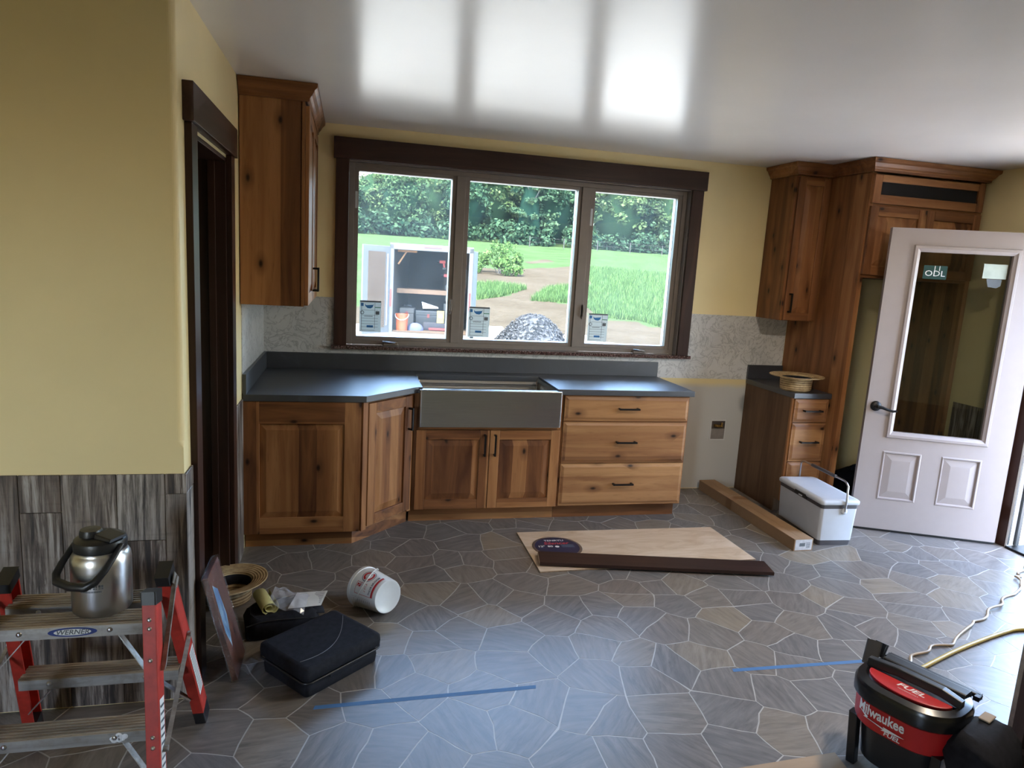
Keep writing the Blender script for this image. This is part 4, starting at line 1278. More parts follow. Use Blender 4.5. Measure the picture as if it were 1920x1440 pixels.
# ------------------------------------------------------------------ tool pouch with packaging on top
pouch = thing('tool_pouch', 'black nylon pouch half hidden behind the zipped case', 'pouch', (0.285, -1.800, 0.0), math.radians(12))
b = MB()
rg = []
for k, (zz, w, d) in enumerate(((0.0, 0.285, 0.165), (0.01, 0.300, 0.180), (0.05, 0.305, 0.185), (0.085, 0.290, 0.175), (0.100, 0.26, 0.15))):
    rg.append([(x + 0.006 * math.sin(k * 2 + i), y + 0.005 * math.cos(k + i * 1.7), zz + (0.008 * math.sin(i * 0.9) if k > 2 else 0)) for i, (x, y) in enumerate(rrect(-w / 2, w / 2, -d / 2, d / 2, 0.035, 4))])
b.rings(rg)
local(b, 'pouch_body', BLACK_CLOTH, pouch)
b = MB()
b.rings([[(0.06 + 0.115 * t, -0.075 + 0.13 * v, 0.090 - 0.022 * t + 0.012 * math.sin(3 * v + t)) for v in (0, 0.33, 0.66, 1)] for t in (0, 0.33, 0.66, 1)], closed=False, cap0=False, cap1=False)
local(b, 'flap', BLACK_CLOTH, pouch, solid=0.006)
local(MB().tube([(-0.155 + 0.31 * t, -0.094 + 0.004 * math.sin(9 * t), 0.078 + 0.012 * math.sin(4 * t)) for t in [k / 12 for k in range(13)]], 0.003, 6), 'zip', BLACK_PLASTIC, pouch)
YPAPER = plain('yellow_paper', (0.58, 0.53, 0.22), 0.75, var=0.08)
b = MB()
sp = []
for k in range(22):
    a = k * 0.62
    r_ = 0.012 + 0.0016 * k
    sp.append((0.6 * r_ * math.cos(a) * 1.5, r_ * math.sin(a)))
q0 = Vector((0.215, -1.795, 0.128))
ux, uy = Vector((0.93, 0.36, 0)).normalized(), Vector((-0.36, 0.93, 0))
rg = [[q0 + uy * yy + ux * p[0] + Vector((0, 0, p[1] * 0.72 + 0.0)) for p in sp] for yy in (-0.075, 0.085)]
b.rings(rg, closed=False, cap0=False, cap1=False)
o = b.build('yellow_paper_roll', YPAPER, solid=0.001)
tag(o, 'crumpled roll of yellow paper on the black pouch', 'paper roll')
b = MB()
pts = [(0.345, -1.71, 0.118), (0.480, -1.680, 0.106), (0.455, -1.815, 0.104), (0.315, -1.845, 0.112)]
b.face(pts)
o = b.build('instruction_sheet', PAPER, solid=0.0008)
tag(o, 'white printed instruction sheet lying on the black pouch', 'paper')
ln = MB()
P = [Vector(p) + Vector((0, 0, 0.0012)) for p in pts]
for k in range(9):
    t = 0.08 + 0.09 * k
    a, c = P[1].lerp(P[2], t), P[0].lerp(P[3], t)
    a2, c2 = P[1].lerp(P[2], t + 0.03), P[0].lerp(P[3], t + 0.03)
    ln.face([a.lerp(c, 0.06), a.lerp(c, 0.38), a2.lerp(c2, 0.38), a2.lerp(c2, 0.06)])
ln.build('sheet_print', GREY_INK, o)
b = MB()
N = 11
gridp = []
for i in range(N):
    for j in range(N):
        u, v = i / (N - 1), j / (N - 1)
        w = mnoise.noise(Vector((u * 5, v * 5, 1.7))) * 0.018 + mnoise.noise(Vector((u * 13, v * 13, 4.7))) * 0.008
        gridp.append((0.235 + 0.15 * u + 0.02 * v + 0.01 * w, -1.865 + 0.17 * v - 0.03 * u, 0.165 - 0.035 * u + w - 0.02 * (2 * v - 1) ** 2))
b.raw(gridp, [(i * N + j, (i + 1) * N + j, (i + 1) * N + j + 1, i * N + j + 1) for i in range(N - 1) for j in range(N - 1)], smooth=False)
def milky():
    g = Graph('crinkled_poly_bag')
    tr = g.n('BsdfTransparent', {0: (0.95, 0.95, 0.98, 1)})
    p = g.n('BsdfPrincipled', {'Base Color': (0.62, 0.63, 0.68, 1), 'Roughness': 0.15})
    mx = g.n('MixShader', {0: 0.30}); g.put(mx.inputs[1], tr.outputs[0]); g.put(mx.inputs[2], p.outputs[0])
    g.t.links.new(mx.outputs[0], g.out.inputs[0])
    return g.m
tag(b.build('poly_bag', milky()), 'crinkled clear plastic bag heaped on the black pouch', 'plastic bag')

# ------------------------------------------------------------------ measuring bucket on its side
axd = Vector((0.60, -0.80, 0.075)).normalized()
side = Vector((0, 0, 1)).cross(axd).normalized()
upv = axd.cross(side)
# local z runs from base (facing the room) to rim
Rb = Matrix((side, upv, -axd)).transposed()
Rb = Matrix((side, -upv, -axd)).transposed() if Rb.determinant() < 0 else Rb
bk_base = Vector((0.757, -1.735, 0.0882))
bk = thing('mixing_bucket', 'translucent white measuring bucket tipped on its side', 'bucket', bk_base, rot=Rb)
MILK = plain('milky_plastic', (0.66, 0.67, 0.66), 0.3, var=0.03, **{'Subsurface Weight': 0.15, 'Subsurface Radius': (0.03, 0.03, 0.03)})
b = MB().lathe([(0.002, 0.003), (0.066, 0.003), (0.070, 0.0), (0.0775, 0.0), (0.080, 0.006), (0.0955, 0.165), (0.099, 0.167), (0.099, 0.183), (0.096, 0.185), (0.0935, 0.180), (0.0785, 0.010), (0.002, 0.008)], 48, cap0=True, cap1=True)
bb_ = local(b, 'pail', MILK, bk, sharp=45)
def rad_at(z): return 0.080 + (z - 0.006) / 0.159 * 0.0155 + 0.0005
PHI0 = 0.0
def find_phi():
    """bucket side that looks up and towards the camera's left"""
    best, bp = -9, 0
    tgt = Vector((-0.55, -0.35, 0.75)).normalized()
    for k in range(360):
        a = math.radians(k)
        w = Rb @ Vector((math.cos(a), math.sin(a), 0))
        if w.dot(tgt) > best: best, bp = w.dot(tgt), a
    return bp
PHI0 = find_phi()
def on_bucket(x, y, lift=0.0):
    """x round the pail, y from base (0) to rim"""
    r_ = rad_at(y) + lift
    a = PHI0 - x / 0.088
    return Vector((r_ * math.cos(a), r_ * math.sin(a), y))
INK_RED = plain('red_ink', (0.45, 0.012, 0.018), 0.45)
INK_NAVY = plain('navy_ink', (0.015, 0.02, 0.07), 0.45)
b = MB()
def strip(b, x0, x1, y0, y1, mi, n=12):
    for k in range(n):
        xa, xb = x0 + (x1 - x0) * k / n, x0 + (x1 - x0) * (k + 1) / n
        b.face([on_bucket(xa, y0), on_bucket(xb, y0), on_bucket(xb, y1), on_bucket(xa, y1)], mi)
strip(b, -0.062, 0.062, 0.020, 0.031, 0)
strip(b, -0.062, 0.062, 0.017, 0.0185, 0)
strip(b, 0.0605, 0.0625, 0.031, 0.135, 0, 2); strip(b, 0.010, 0.0625, 0.1335, 0.1355, 0)
strip(b, 0.008, 0.010, 0.100, 0.1355, 0, 2)
b.add(text_mb('MEASURE-RIGHT', 0.0145, 1, bold=0.0003, fn=lambda x, y: on_bucket(x, 0.043 + y), xs=0.98))
b.add(text_mb('4,73 L', 0.017, 0, fn=lambda x, y: on_bucket(x + 0.026, 0.075 + y), xs=1.0))
b.add(text_mb('5', 0.030, 0, bold=0.0012, fn=lambda x, y: on_bucket(x + 0.022, 0.117 + y), xs=1.25))
b.add(text_mb('QUART', 0.008, 1, fn=lambda x, y: on_bucket(x + 0.030, 0.096 + y), xs=1.0))
def disc(b, cx, cy, rx, ry, mi, n=28, inner=None):
    o = [on_bucket(cx + rx * math.cos(2 * PI * k / n), cy + ry * math.sin(2 * PI * k / n)) for k in range(n)]
    if inner:
        i_ = [on_bucket(cx + inner * rx * math.cos(2 * PI * k / n), cy + inner * ry * math.sin(2 * PI * k / n)) for k in range(n)]
        for k in range(n):
            j = (k + 1) % n
            b.face([o[k], o[j], i_[j], i_[k]], mi)
    else: b.face(o, mi)
disc(b, -0.034, 0.098, 0.034, 0.036, 1, inner=0.92)
for sgn in (1, -1):
    seg = []
    for rr_ in (0.82, 0.52):
        seg.append([on_bucket(-0.034 + 0.034 * rr_ * math.cos(a), 0.098 + 0.036 * rr_ * math.sin(a)) for a in [math.radians(15 + 12 * k + (0 if sgn > 0 else 180)) for k in range(13)]])
    for k in range(12):
        b.face([seg[0][k], seg[0][k + 1], seg[1][k + 1], seg[1][k]], 0)
disc(b, -0.044, 0.098, 0.006, 0.006, 1, 8)
for k in range(9):
    strip(b, 0.085, 0.098, 0.035 + 0.013 * k, 0.0365 + 0.013 * k, 1, 2)
    b.add(text_mb('%d' % (k + 1), 0.007, 1, fn=lambda x, y: on_bucket(x + 0.078, 0.0365 + 0.013 * k + y)))
local(b, 'printed_scale', [INK_RED, INK_NAVY], bb_)
hb = []
for k in range(25):
    t = -1 + 2 * k / 24
    a = t * 1.45
    xx = a * 0.099
    yy = 0.172 - 0.115 * math.cos(a * 1.08) * 1.0
    hb.append(on_bucket(xx, max(0.02, min(0.172, 0.170 - 0.085 * math.cos(a * 1.08))), 0.006))
local(MB().tube(hb, 0.0032, 6), 'bail_handle', MILK, bk)

# ------------------------------------------------------------------ plywood sheet, saw blade, trim board
def ply():
    g = Graph('maple_plywood')
    c = g.coord()
    n = g.noise(g.scale(c, (2.2, 7, 1)), 1.0, 5, 0.6, 1.2)
    f = g.noise(g.scale(c, (4, 60, 1)), 1.0, 4, 0.6)
    st = g.noise(c, 6, 3)
    cc = g.ramp(n, [(0.3, (0.42, 0.29, 0.175)), (0.5, (0.56, 0.42, 0.29)), (0.7, (0.63, 0.50, 0.37))])
    cc = g.mix(g.ramp(f, [(0.5, 0.0), (0.8, 0.35)]), cc, (0.33, 0.20, 0.11))
    g.principled(cc, 0.6)
    return g.m
PLY = ply()
PLYEDGE = plain('plywood_edge', (0.20, 0.13, 0.075), 0.7, var=0.3, scale=80)
b = MB()
pp = [(1.606, -1.378), (2.966, -1.338), (2.946, -0.822), (1.608, -0.807)]
b.prism(pp, 0.0002, 0.007)
b.m = [1, 0, 1, 1, 1, 1]
tag(b.build('plywood_sheet', [PLY, PLYEDGE]), 'thin pale plywood sheet lying on the floor before the drawers', 'plywood')
BLADE_BLUE = plain('blue_blade_paint', (0.012, 0.018, 0.055), 0.35, var=0.15)
BLADE_STEEL = plain('blade_steel', (0.30, 0.29, 0.28), 0.35, 0.9)
bx_, by_, bz_ = 1.800, -1.055, 0.0075
bl = thing('saw_blade', 'dark blue circular saw blade lying on the plywood', 'saw blade', (bx_, by_, bz_), -0.03)
teeth = []
NT = 80
for k in range(NT):
    a = 2 * PI * k / NT
    teeth += [(0.1525 * math.cos(a), 0.1525 * math.sin(a)), (0.1520 * math.cos(a + 0.03), 0.1520 * math.sin(a + 0.03)), (0.146 * math.cos(a + 0.045), 0.146 * math.sin(a + 0.045))]
b = MB().prism(teeth, 0.0, 0.0022)
pl_ = local(b, 'blade', BLADE_STEEL, bl)
def ring2(b, r0, r1, z, mi=0, n=48):
    for k in range(n):
        a, c = 2 * PI * k / n, 2 * PI * (k + 1) / n
        b.face([(r0 * math.cos(a), r0 * math.sin(a), z), (r1 * math.cos(a), r1 * math.sin(a), z), (r1 * math.cos(c), r1 * math.sin(c), z), (r0 * math.cos(c), r0 * math.sin(c), z)], mi)
b = MB(); ring2(b, 0.013, 0.136, 0.0026); local(b, 'painted_face', BLADE_BLUE, pl_)
b = MB(); ring2(b, 0.0, 0.0129, 0.0027, n=20); local(b, 'arbor_hole', PAPER, pl_)
INK_PINK = plain('pale_red_ink', (0.50, 0.05, 0.06), 0.5)
b = text_mb('Silencer', 0.052, 0, shear=0.2, bold=0.0006, fn=lambda x, y: Vector((x + 0.004, 0.048 + y, 0.0030)), xs=0.95)
b.add(text_mb('TENRYU', 0.030, 1, bold=0.0004, fn=lambda x, y: Vector((x, 0.090 + y, 0.0030)), xs=1.1))
b.add(text_mb('12"  80', 0.032, 1, bold=0.0008, fn=lambda x, y: Vector((x - 0.072, 0.004 + y, 0.0030)), xs=1.0))
for k in range(4):
    b.face([(0.028, 0.020 - 0.011 * k, 0.003), (0.108, 0.020 - 0.011 * k, 0.003), (0.108, 0.026 - 0.011 * k, 0.003), (0.028, 0.026 - 0.011 * k, 0.003)], 2)
local(b, 'blade_print', [INK_PINK, PAPER, plain('grey_blue_ink', (0.10, 0.13, 0.18), 0.5)], pl_)
A_, B_ = Vector((1.636, -1.232, 0)), Vector((2.951, -1.495, 0))
dvec = (B_ - A_)
tb = thing('trim_board', 'long dark stained trim board lying across the plywood and saw blade', 'board', (A_ + B_) / 2 + Vector((0, 0, 0.0112)), math.atan2(dvec.y, dvec.x))
Lh = dvec.length / 2
DBOARD = wood('dark_stained_board', 'x', (0.060, 0.028, 0.020), (0.034, 0.016, 0.012), (0.016, 0.008, 0.006), band=0.4, knots=0.0, rough=0.42, tone=0.2)
local(MB().box(-Lh, Lh, -0.0775, 0.0775, 0.0, 0.020, 0, 0.3), 'plank_body', DBOARD, tb, bevel=0.002)
local(MB().box(-Lh - 0.0008, -Lh, -0.0765, 0.0765, 0.001, 0.019), 'cut_end', PLY, tb)

# ------------------------------------------------------------------ long carton
CARD = plain('brown_cardboard', (0.275, 0.165, 0.085), 0.75, var=0.08, scale=9)
TAPE_B = plain('brown_packing_tape', (0.22, 0.115, 0.050), 0.35, var=0.05)
ca, cb = Vector((3.345, -0.030, 0)), Vector((3.362, -1.236, 0))
dvc = cb - ca
ctn = thing('long_carton', 'long slim brown cardboard carton lying by the range gap', 'box', (ca + cb) / 2, math.atan2(dvc.y, dvc.x))
Lc = dvc.length / 2
local(MB().box(-Lc, Lc, -0.068, 0.068, 0.0, 0.078), 'carton_body', CARD, ctn, bevel=0.002)
b = MB()
b.box(-0.20, -0.13, -0.0688, 0.0688, 0.0782, 0.0788); b.box(-0.20, -0.13, -0.0690, -0.0683, 0.004, 0.0788)
b.box(-0.20, -0.13, 0.0683, 0.0690, 0.004, 0.0788)
local(b, 'packing_tape', TAPE_B, ctn)
local(MB().box(-Lc + 0.02, Lc - 0.01, -0.012, 0.0, 0.0781, 0.0785), 'seam_flap', CARD, ctn)
SILVER_TAPE = plain('silver_label', (0.50, 0.49, 0.50), 0.35, var=0.15, scale=40)
lb = local(MB().box(Lc, Lc + 0.0008, -0.060, 0.060, 0.006, 0.074), 'end_label', SILVER_TAPE, ctn)
b = MB()
b.box(Lc + 0.0008, Lc + 0.0012, -0.030, 0.010, 0.030, 0.052)
for k in range(4): b.box(Lc + 0.0008, Lc + 0.0012, 0.018, 0.045, 0.022 + 0.009 * k, 0.026 + 0.009 * k)
local(b, 'label_print', GREY_INK, lb)

# ------------------------------------------------------------------ cool box
c0, c1 = Vector((3.500, -1.160, 0)), Vector((3.745, -1.163, 0))
cool = thing('cool_box', 'white cool box with steel bail handle beside the carton', 'cooler', (3.650, -0.935, 0), -0.06)
CBODY = plain('cool_white_plastic', (0.50, 0.52, 0.56), 0.4, var=0.03)
CGREY = plain('dark_grey_plastic', (0.060, 0.055, 0.060), 0.45)
W2, D2 = 0.128, 0.250
def block(w0, d0, zz0, w1, d1, zz1, r):
    return MB().rings([[(x, y, zz) for x, y in rrect(-w, w, -d, d, r, 5)] for w, d, zz in ((w0, d0, zz0), (w1, d1, zz1))], smooth=True)
local(block(W2 - 0.014, D2 - 0.014, 0.0, W2 - 0.010, D2 - 0.010, 0.036, 0.018), 'base', CGREY, cool, sharp=50)
local(block(W2 - 0.008, D2 - 0.008, 0.036, W2, D2, 0.252, 0.02), 'body', CBODY, cool, sharp=50)
local(block(W2 + 0.001, D2 + 0.001, 0.252, W2 + 0.001, D2 + 0.001, 0.278, 0.02), 'grey_band', CGREY, cool, sharp=50)
b = MB()
b.rings([[(x, y, zz) for x, y in rrect(-W2 - s, W2 + s, -D2 - s, D2 + s, 0.022, 5)] for s, zz in ((0.008, 0.279), (0.010, 0.284), (0.010, 0.300), (0.003, 0.308), (-0.02, 0.311))])
local(b, 'lid', CBODY, cool, sharp=50)
b = MB().rings([[(-W2 - 0.002 - h, yv, zv) for yv, zv in ((-0.09, 0.262), (0.05, 0.262), (0.04, 0.288), (-0.08, 0.288))] for h in (0.0, 0.010)], smooth=False)
lt = local(b, 'latch_recess', BLACK_PLASTIC, cool)
local(MB().box(-W2 - 0.0145, -W2 - 0.0115, -0.045, -0.005, 0.264, 0.272), 'latch_button', CBODY, lt, bevel=0.002)
hx_ = 0.028
pth = [(hx_, -D2 - 0.012, 0.235), (hx_, -D2 - 0.016, 0.30), (hx_ - 0.002, -D2 - 0.012, 0.405), (hx_ - 0.004, -D2 + 0.006, 0.424), (hx_ - 0.004, -D2 + 0.03, 0.430), (hx_ - 0.004, D2 - 0.03, 0.430), (hx_ - 0.004, D2 - 0.006, 0.424), (hx_ - 0.002, D2 + 0.012, 0.405), (hx_, D2 + 0.016, 0.30), (hx_, D2 + 0.012, 0.235)]
hn = local(MB().tube(pth, 0.0062, 10), 'bail_handle', CHROME, cool)
local(MB().rod((hx_ - 0.004, -0.13, 0.430), (hx_ - 0.004, 0.13, 0.430), 0.011, 12), 'grip', CGREY, hn)
for s in (-1, 1):
    local(MB().lathe([(0.020, 0), (0.020, 0.008), (0.014, 0.012), (0.004, 0.014)], 20).move(Matrix.Translation((hx_, s * (D2 + 0.0), 0.236)) @ Matrix.Rotation(-s * PI / 2, 4, 'X')), 'pivot', CBODY, cool, sharp=50)

# ------------------------------------------------------------------ bag in the refrigerator niche
b = MB()
rg = []
for k in range(9):
    t = k / 8
    rr_ = 0.21 * math.sqrt(max(0.0, 1 - (t * 0.97) ** 2.4)) + 0.01
    rg.append([(4.42 + (rr_ * 1.1 + 0.02 * mnoise.noise(Vector((i * .9, k * .7, 2)))) * math.cos(2 * PI * i / 20), -0.36 + (rr_ * 0.8 + 0.02 * mnoise.noise(Vector((i * .8, k, 9)))) * math.sin(2 * PI * i / 20), 0.27 * t + 0.015 * mnoise.noise(Vector((i * .7, k * .9, 5))) * (1 if k else 0)) for i in range(20)])
b.rings(rg)
bag = b.build('refuse_bag', BLACK_CLOTH)
tag(bag, 'slumped black bag in the empty refrigerator niche', 'bag')
MB().tube([(4.36, -0.40, 0.262), (4.34, -0.42, 0.300), (4.40, -0.43, 0.318), (4.46, -0.41, 0.300), (4.47, -0.39, 0.262)], 0.012, 8).build('bag_handle', BLACK_CLOTH, bag)

# ------------------------------------------------------------------ masking tape strips on the floor
BTAPE = plain('blue_masking_tape', (0.055, 0.145, 0.300), 0.6, var=0.06)
def tape(label, a, c, w):
    a, c = Vector((a[0], a[1], 0)), Vector((c[0], c[1], 0))
    d = (c - a).normalized(); s = Vector((-d.y, d.x, 0)) * w / 2
    L = (c - a).length
    n = 14
    pts_a, pts_b = [], []
    for k in range(n + 1):
        p = a.lerp(c, k / n)
        e = 0.004 * (R1() - .5) if 0 < k < n else 0.0
        pts_a.append(p + s + d * (0.006 if k in (0, n) else 0)); pts_b.append(p - s)
    poly = [(p.x, p.y) for p in pts_b] + [(p.x, p.y) for p in pts_a[::-1]]
    tag(MB().prism(poly, 0.0001, 0.0005).build('masking_tape', BTAPE), label, 'tape', 'blue tape on the floor')
tape('blue masking tape strip on the floor below the zipped case', (0.452, -2.402), (1.310, -2.390), 0.022)
tape('blue masking tape strip on the floor leading to the vacuum', (2.189, -2.392), (3.02, -2.410), 0.022)

# ------------------------------------------------------------------ gas supply box in the wall
gx0, gx1, gz0, gz1 = 3.346, 3.462, 0.405, 0.552
ob = thing('gas_outlet_box', 'recessed outlet box with brass valve in the bare drywall', 'outlet', (3.404, -0.004, 0.40))
b = MB()
fr = [(gx0 - 0.008, gx0), (gx1, gx1 + 0.008)]
b.box(gx0 - 0.008, gx0, -0.007, -0.002, gz0 - 0.008, gz1 + 0.008); b.box(gx1, gx1 + 0.008, -0.007, -0.002, gz0 - 0.008, gz1 + 0.008)
b.box(gx0, gx1, -0.007, -0.002, gz1, gz1 + 0.008); b.box(gx0, gx1, -0.007, -0.002, gz0 - 0.008, gz0)
b.build('face_flange', PRIMER, ob)
b = MB(); b.box(gx0, gx1, -0.0045, -0.0025, gz0, gz1); b.build('back_plate', plain('dusty_box_interior', (0.23, 0.20, 0.18), 0.7, var=0.2), ob)
b = MB(); b.box(gx0, gx1, -0.0052, -0.0045, gz0 + 0.085, gz1); b.build('opening', plain('painted_recess_shade', (0.06, 0.045, 0.038), 0.8), ob)  # flat dark sheet; the recess shade is put into its colour
BRASS = plain('brass', (0.40, 0.25, 0.08), 0.35, 0.9)
b = MB(); b.rod((gx0 + 0.02, -0.014, gz1 - 0.035), (gx0 + 0.075, -0.014, gz1 - 0.042), 0.011).rod((gx0 + 0.042, -0.014, gz1 - 0.04), (gx0 + 0.042, -0.034, gz1 - 0.036), 0.007).rod((gx0 + 0.085, -0.012, gz1 - 0.045), (gx0 + 0.085, -0.012, gz1 - 0.012), 0.010)
b.build('valve', BRASS, ob)

# ------------------------------------------------------------------ wet/dry vacuum
vac = thing('workshop_vacuum', 'red and black cordless workshop vacuum in the right foreground', 'vacuum', (2.452, -3.045, 0.0), math.radians(-66))
VRED = plain('red_moulded_plastic', (0.43, 0.012, 0.014), 0.4, var=0.06)
def outline(w, d, r, z, ox=0.0, oy=0.0): return [(x + ox, y + oy, z) for x, y in rrect(-w / 2, w / 2, -d / 2, d / 2, r, 8)]
TANK = plain('smoked_tank', (0.020, 0.020, 0.022), 0.3)
b = MB().rings([outline(0.20, 0.16, 0.06, 0.03), outline(0.25, 0.21, 0.09, 0.045), outline(0.275, 0.235, 0.10, 0.16), outline(0.285, 0.245, 0.105, 0.185)])
local(b, 'tank', TANK, vac, sharp=40)
for sx in (-1, 1):
    for sy in (-1, 1):
        b = MB(); b.bar((sx * 0.125, sy * 0.085, 0.0), (sx * 0.135, sy * 0.092, 0.19), 0.030, 0.035, (1, 0, 0))
        local(b, 'foot_strut', BLACK_PLASTIC, vac, bevel=0.005)
b = MB().rings([outline(0.300, 0.262, 0.11, 0.178), outline(0.318, 0.278, 0.118, 0.186), outline(0.325, 0.285, 0.122, 0.290)])
band = local(b, 'red_band', VRED, vac, sharp=40)
b = MB().rings([outline(0.328, 0.288, 0.123, 0.270), outline(0.346, 0.304, 0.130, 0.278), outline(0.346, 0.304, 0.130, 0.316), outline(0.332, 0.292, 0.126, 0.330), outline(0.285, 0.245, 0.105, 0.338), outline(0.278, 0.238, 0.10, 0.330)])
head = local(b, 'motor_head', plain('glossy_black_plastic', (0.008, 0.008, 0.009), 0.24, var=0.1), vac, sharp=40)
tp = MB()
tp.rings([[(x * 1.05, y * 0.62 - 0.030, z) for x, y in arc(0, 0, r, 180, 360, 18)] for r, z in ((0.125, 0.329), (0.125, 0.3385), (0.121, 0.3400))])
topc = local(tp, 'red_top_cover', VRED, vac, sharp=40)
b = text_mb('FUEL', 0.034, 0, shear=0.2, bold=0.0008, fn=lambda x, y: Vector((x + 0.012, y - 0.052, 0.3405)), xs=1.2)
b.add(text_mb('TECHNOLOGY', 0.009, 0, fn=lambda x, y: Vector((x + 0.012, y - 0.077, 0.3405)), xs=1.1))
local(b, 'cover_lettering', WHITE_PAINT, topc)
# carry handle beam across the head and side latches
b = MB(); b.rings([[(-0.150, y, z) for y, z in ((-0.020, 0.332), (0.012, 0.332), (0.010, 0.364), (-0.016, 0.364))], [(-0.05, y, z) for y, z in ((-0.022, 0.345), (0.014, 0.345), (0.012, 0.374), (-0.018, 0.374))], [(0.09, y, z) for y, z in ((-0.022, 0.345), (0.014, 0.345), (0.012, 0.374), (-0.018, 0.374))], [(0.150, y, z) for y, z in ((-0.020, 0.332), (0.012, 0.332), (0.010, 0.360), (-0.016, 0.360))]], smooth=False)
local(b, 'carry_handle', BLACK_PLASTIC, vac, bevel=0.005)
b = MB(); b.rings([[(-0.130, y, z) for y, z in ((0.05, 0.325), (0.12, 0.325), (0.11, 0.350), (0.06, 0.350))], [(0.135, y, z) for y, z in ((0.05, 0.325), (0.12, 0.325), (0.11, 0.350), (0.06, 0.350))]], smooth=False)
local(b, 'battery_bay', BLACK_PLASTIC, vac, bevel=0.006)
b = MB(); b.bar((-0.165, 0.035, 0.315), (-0.185, 0.10, 0.372), 0.05, 0.018, (1, 0.3, 0)); b.bar((-0.172, 0.105, 0.320), (-0.168, 0.125, 0.368), 0.045, 0.016, (1, 0, 0))
local(b, 'hose_clip', BLACK_PLASTIC, vac, bevel=0.004)
b = MB(); b.bar((-0.15, 0.158, 0.318), (0.15, 0.160, 0.318), 0.022, 0.016, (0, 1, 0)); b.bar((-0.145, 0.158, 0.318), (-0.145, 0.13, 0.318), 0.02, 0.016, (1, 0, 0)); b.bar((0.145, 0.158, 0.318), (0.145, 0.13, 0.318), 0.02, 0.016, (1, 0, 0))
local(b, 'rear_bar', BLACK_PLASTIC, vac, bevel=0.004)
def perim_fn(w, d, r):
    """arc-length walk round the band, starting at the front centre"""
    pts = [Vector((x, y)) for x, y in rrect(-w / 2, w / 2, -d / 2, d / 2, r, 16)]
    pts.append(pts[0])
    start = max(range(len(pts) - 1), key=lambda i: 0)
    front = [i for i in range(len(pts) - 1)]
    cum = [0.0]
    for a, c in zip(pts, pts[1:]): cum.append(cum[-1] + (c - a).length)
    tot = cum[-1]
    # arc length of the point (0, -d/2): last flat before first corner
    s0 = tot - (w / 2 - r)
    def f(s, z, lift):
        s = (s0 + s) % tot
        for i in range(len(cum) - 1):
            if cum[i] <= s <= cum[i + 1]:
                t = (s - cum[i]) / max(1e-9, cum[i + 1] - cum[i])
                p = pts[i].lerp(pts[i + 1], t)
                tg = (pts[i + 1] - pts[i]).normalized()
                nn = Vector((tg.y, -tg.x))
                p = p + nn * lift
                return Vector((p.x, p.y, z))
    return f
PF = perim_fn(0.3225, 0.2825, 0.121)
sc = -0.035
b = text_mb('Milwaukee', 0.050, 0, bold=0.0012, fn=lambda x, y: PF(sc + x, 0.247 + y, 0.0035), xs=0.74)
bolt = [(-0.068, 0.006), (-0.030, -0.003), (-0.034, -0.008), (0.016, -0.013), (0.012, -0.008), (0.070, -0.012), (0.008, -0.022), (0.014, -0.017), (-0.046, -0.011), (-0.040, -0.006)]
b.face([PF(sc + x * 1.2, 0.228 + y * 1.1, 0.0032) for x, y in bolt][::-1])
b.add(text_mb('FUEL', 0.022, 0, shear=0.15, bold=0.0006, fn=lambda x, y: PF(sc + 0.045 + x, 0.199 + y, 0.0028), xs=1.1))
local(b, 'maker_lettering', WHITE_PAINT, band)
# filter bag hanging at the near end
b = MB()
rg = []
for k, (cx_, cz_, hw, hx, hz) in enumerate(((0.165, 0.262, 0.070, 0.020, 0.030), (0.190, 0.255, 0.105, 0.030, 0.046), (0.225, 0.225, 0.128, 0.036, 0.064), (0.262, 0.185, 0.125, 0.036, 0.070), (0.288, 0.145, 0.100, 0.030, 0.058), (0.298, 0.118, 0.060, 0.016, 0.030))):
    pts = []
    for i in range(24):
        a_ = 2 * PI * i / 24
        c_, s_ = math.cos(a_), math.sin(a_)
        e = 0.40
        yy = hw * math.copysign(abs(s_) ** e, s_); tt = math.copysign(abs(c_) ** e, c_)
        w_ = 0.012 * mnoise.noise(Vector((i * 0.8, k * 1.3, 3.0)))
        pts.append((cx_ - 0.018 + hz * tt * 0.75 + w_, 0.012 + yy + w_, cz_ + hz * tt + w_))
    rg.append(pts)
b.rings(rg)
local(b, 'collection_bag', BLACK_CLOTH, vac, sharp=50)
b = MB(); b.box(0.182, 0.216, 0.045, 0.105, 0.300, 0.306)
local(b, 'bag_tab', plain('tan_canvas_tab', (0.33, 0.26, 0.19), 0.8), vac, bevel=0.003)

# ------------------------------------------------------------------ extension cords
CORD_Y = plain('yellow_cord', (0.46, 0.33, 0.060), 0.45, var=0.12)
CORD_T = plain('tan_cord', (0.36, 0.27, 0.17), 0.45, var=0.12)
def smooth_path(pts, n=6):
    P = [Vector(p) for p in pts]
    out = []
    for i in range(len(P) - 1):
        p0, p1, p2, p3 = P[max(0, i - 1)], P[i], P[i + 1], P[min(len(P) - 1, i + 2)]
        for k in range(n):
            t = k / n
            out.append(0.5 * ((2 * p1) + (-p0 + p2) * t + (2 * p0 - 5 * p1 + 4 * p2 - p3) * t * t + (-p0 + 3 * p1 - 3 * p2 + p3) * t ** 3))
    out.append(P[-1])
    return out
cr1 = smooth_path([(2.70, -2.62, 0.006), (2.92, -2.53, 0.006), (3.051, -2.440, 0.006), (3.22, -2.37, 0.012), (3.40, -2.33, 0.006), (3.60, -2.22, 0.014), (3.74, -2.155, 0.006), (3.95, -2.06, 0.018), (4.163, -1.945, 0.006), (4.345, -1.868, 0.010), (4.44, -1.76, 0.016), (4.52, -1.705, 0.006), (4.66, -1.62, 0.012), (4.80, -1.58, 0.024), (4.95, -1.60, 0.026), (5.2, -1.72, 0.006), (5.8, -1.9, 0.006)], 8)
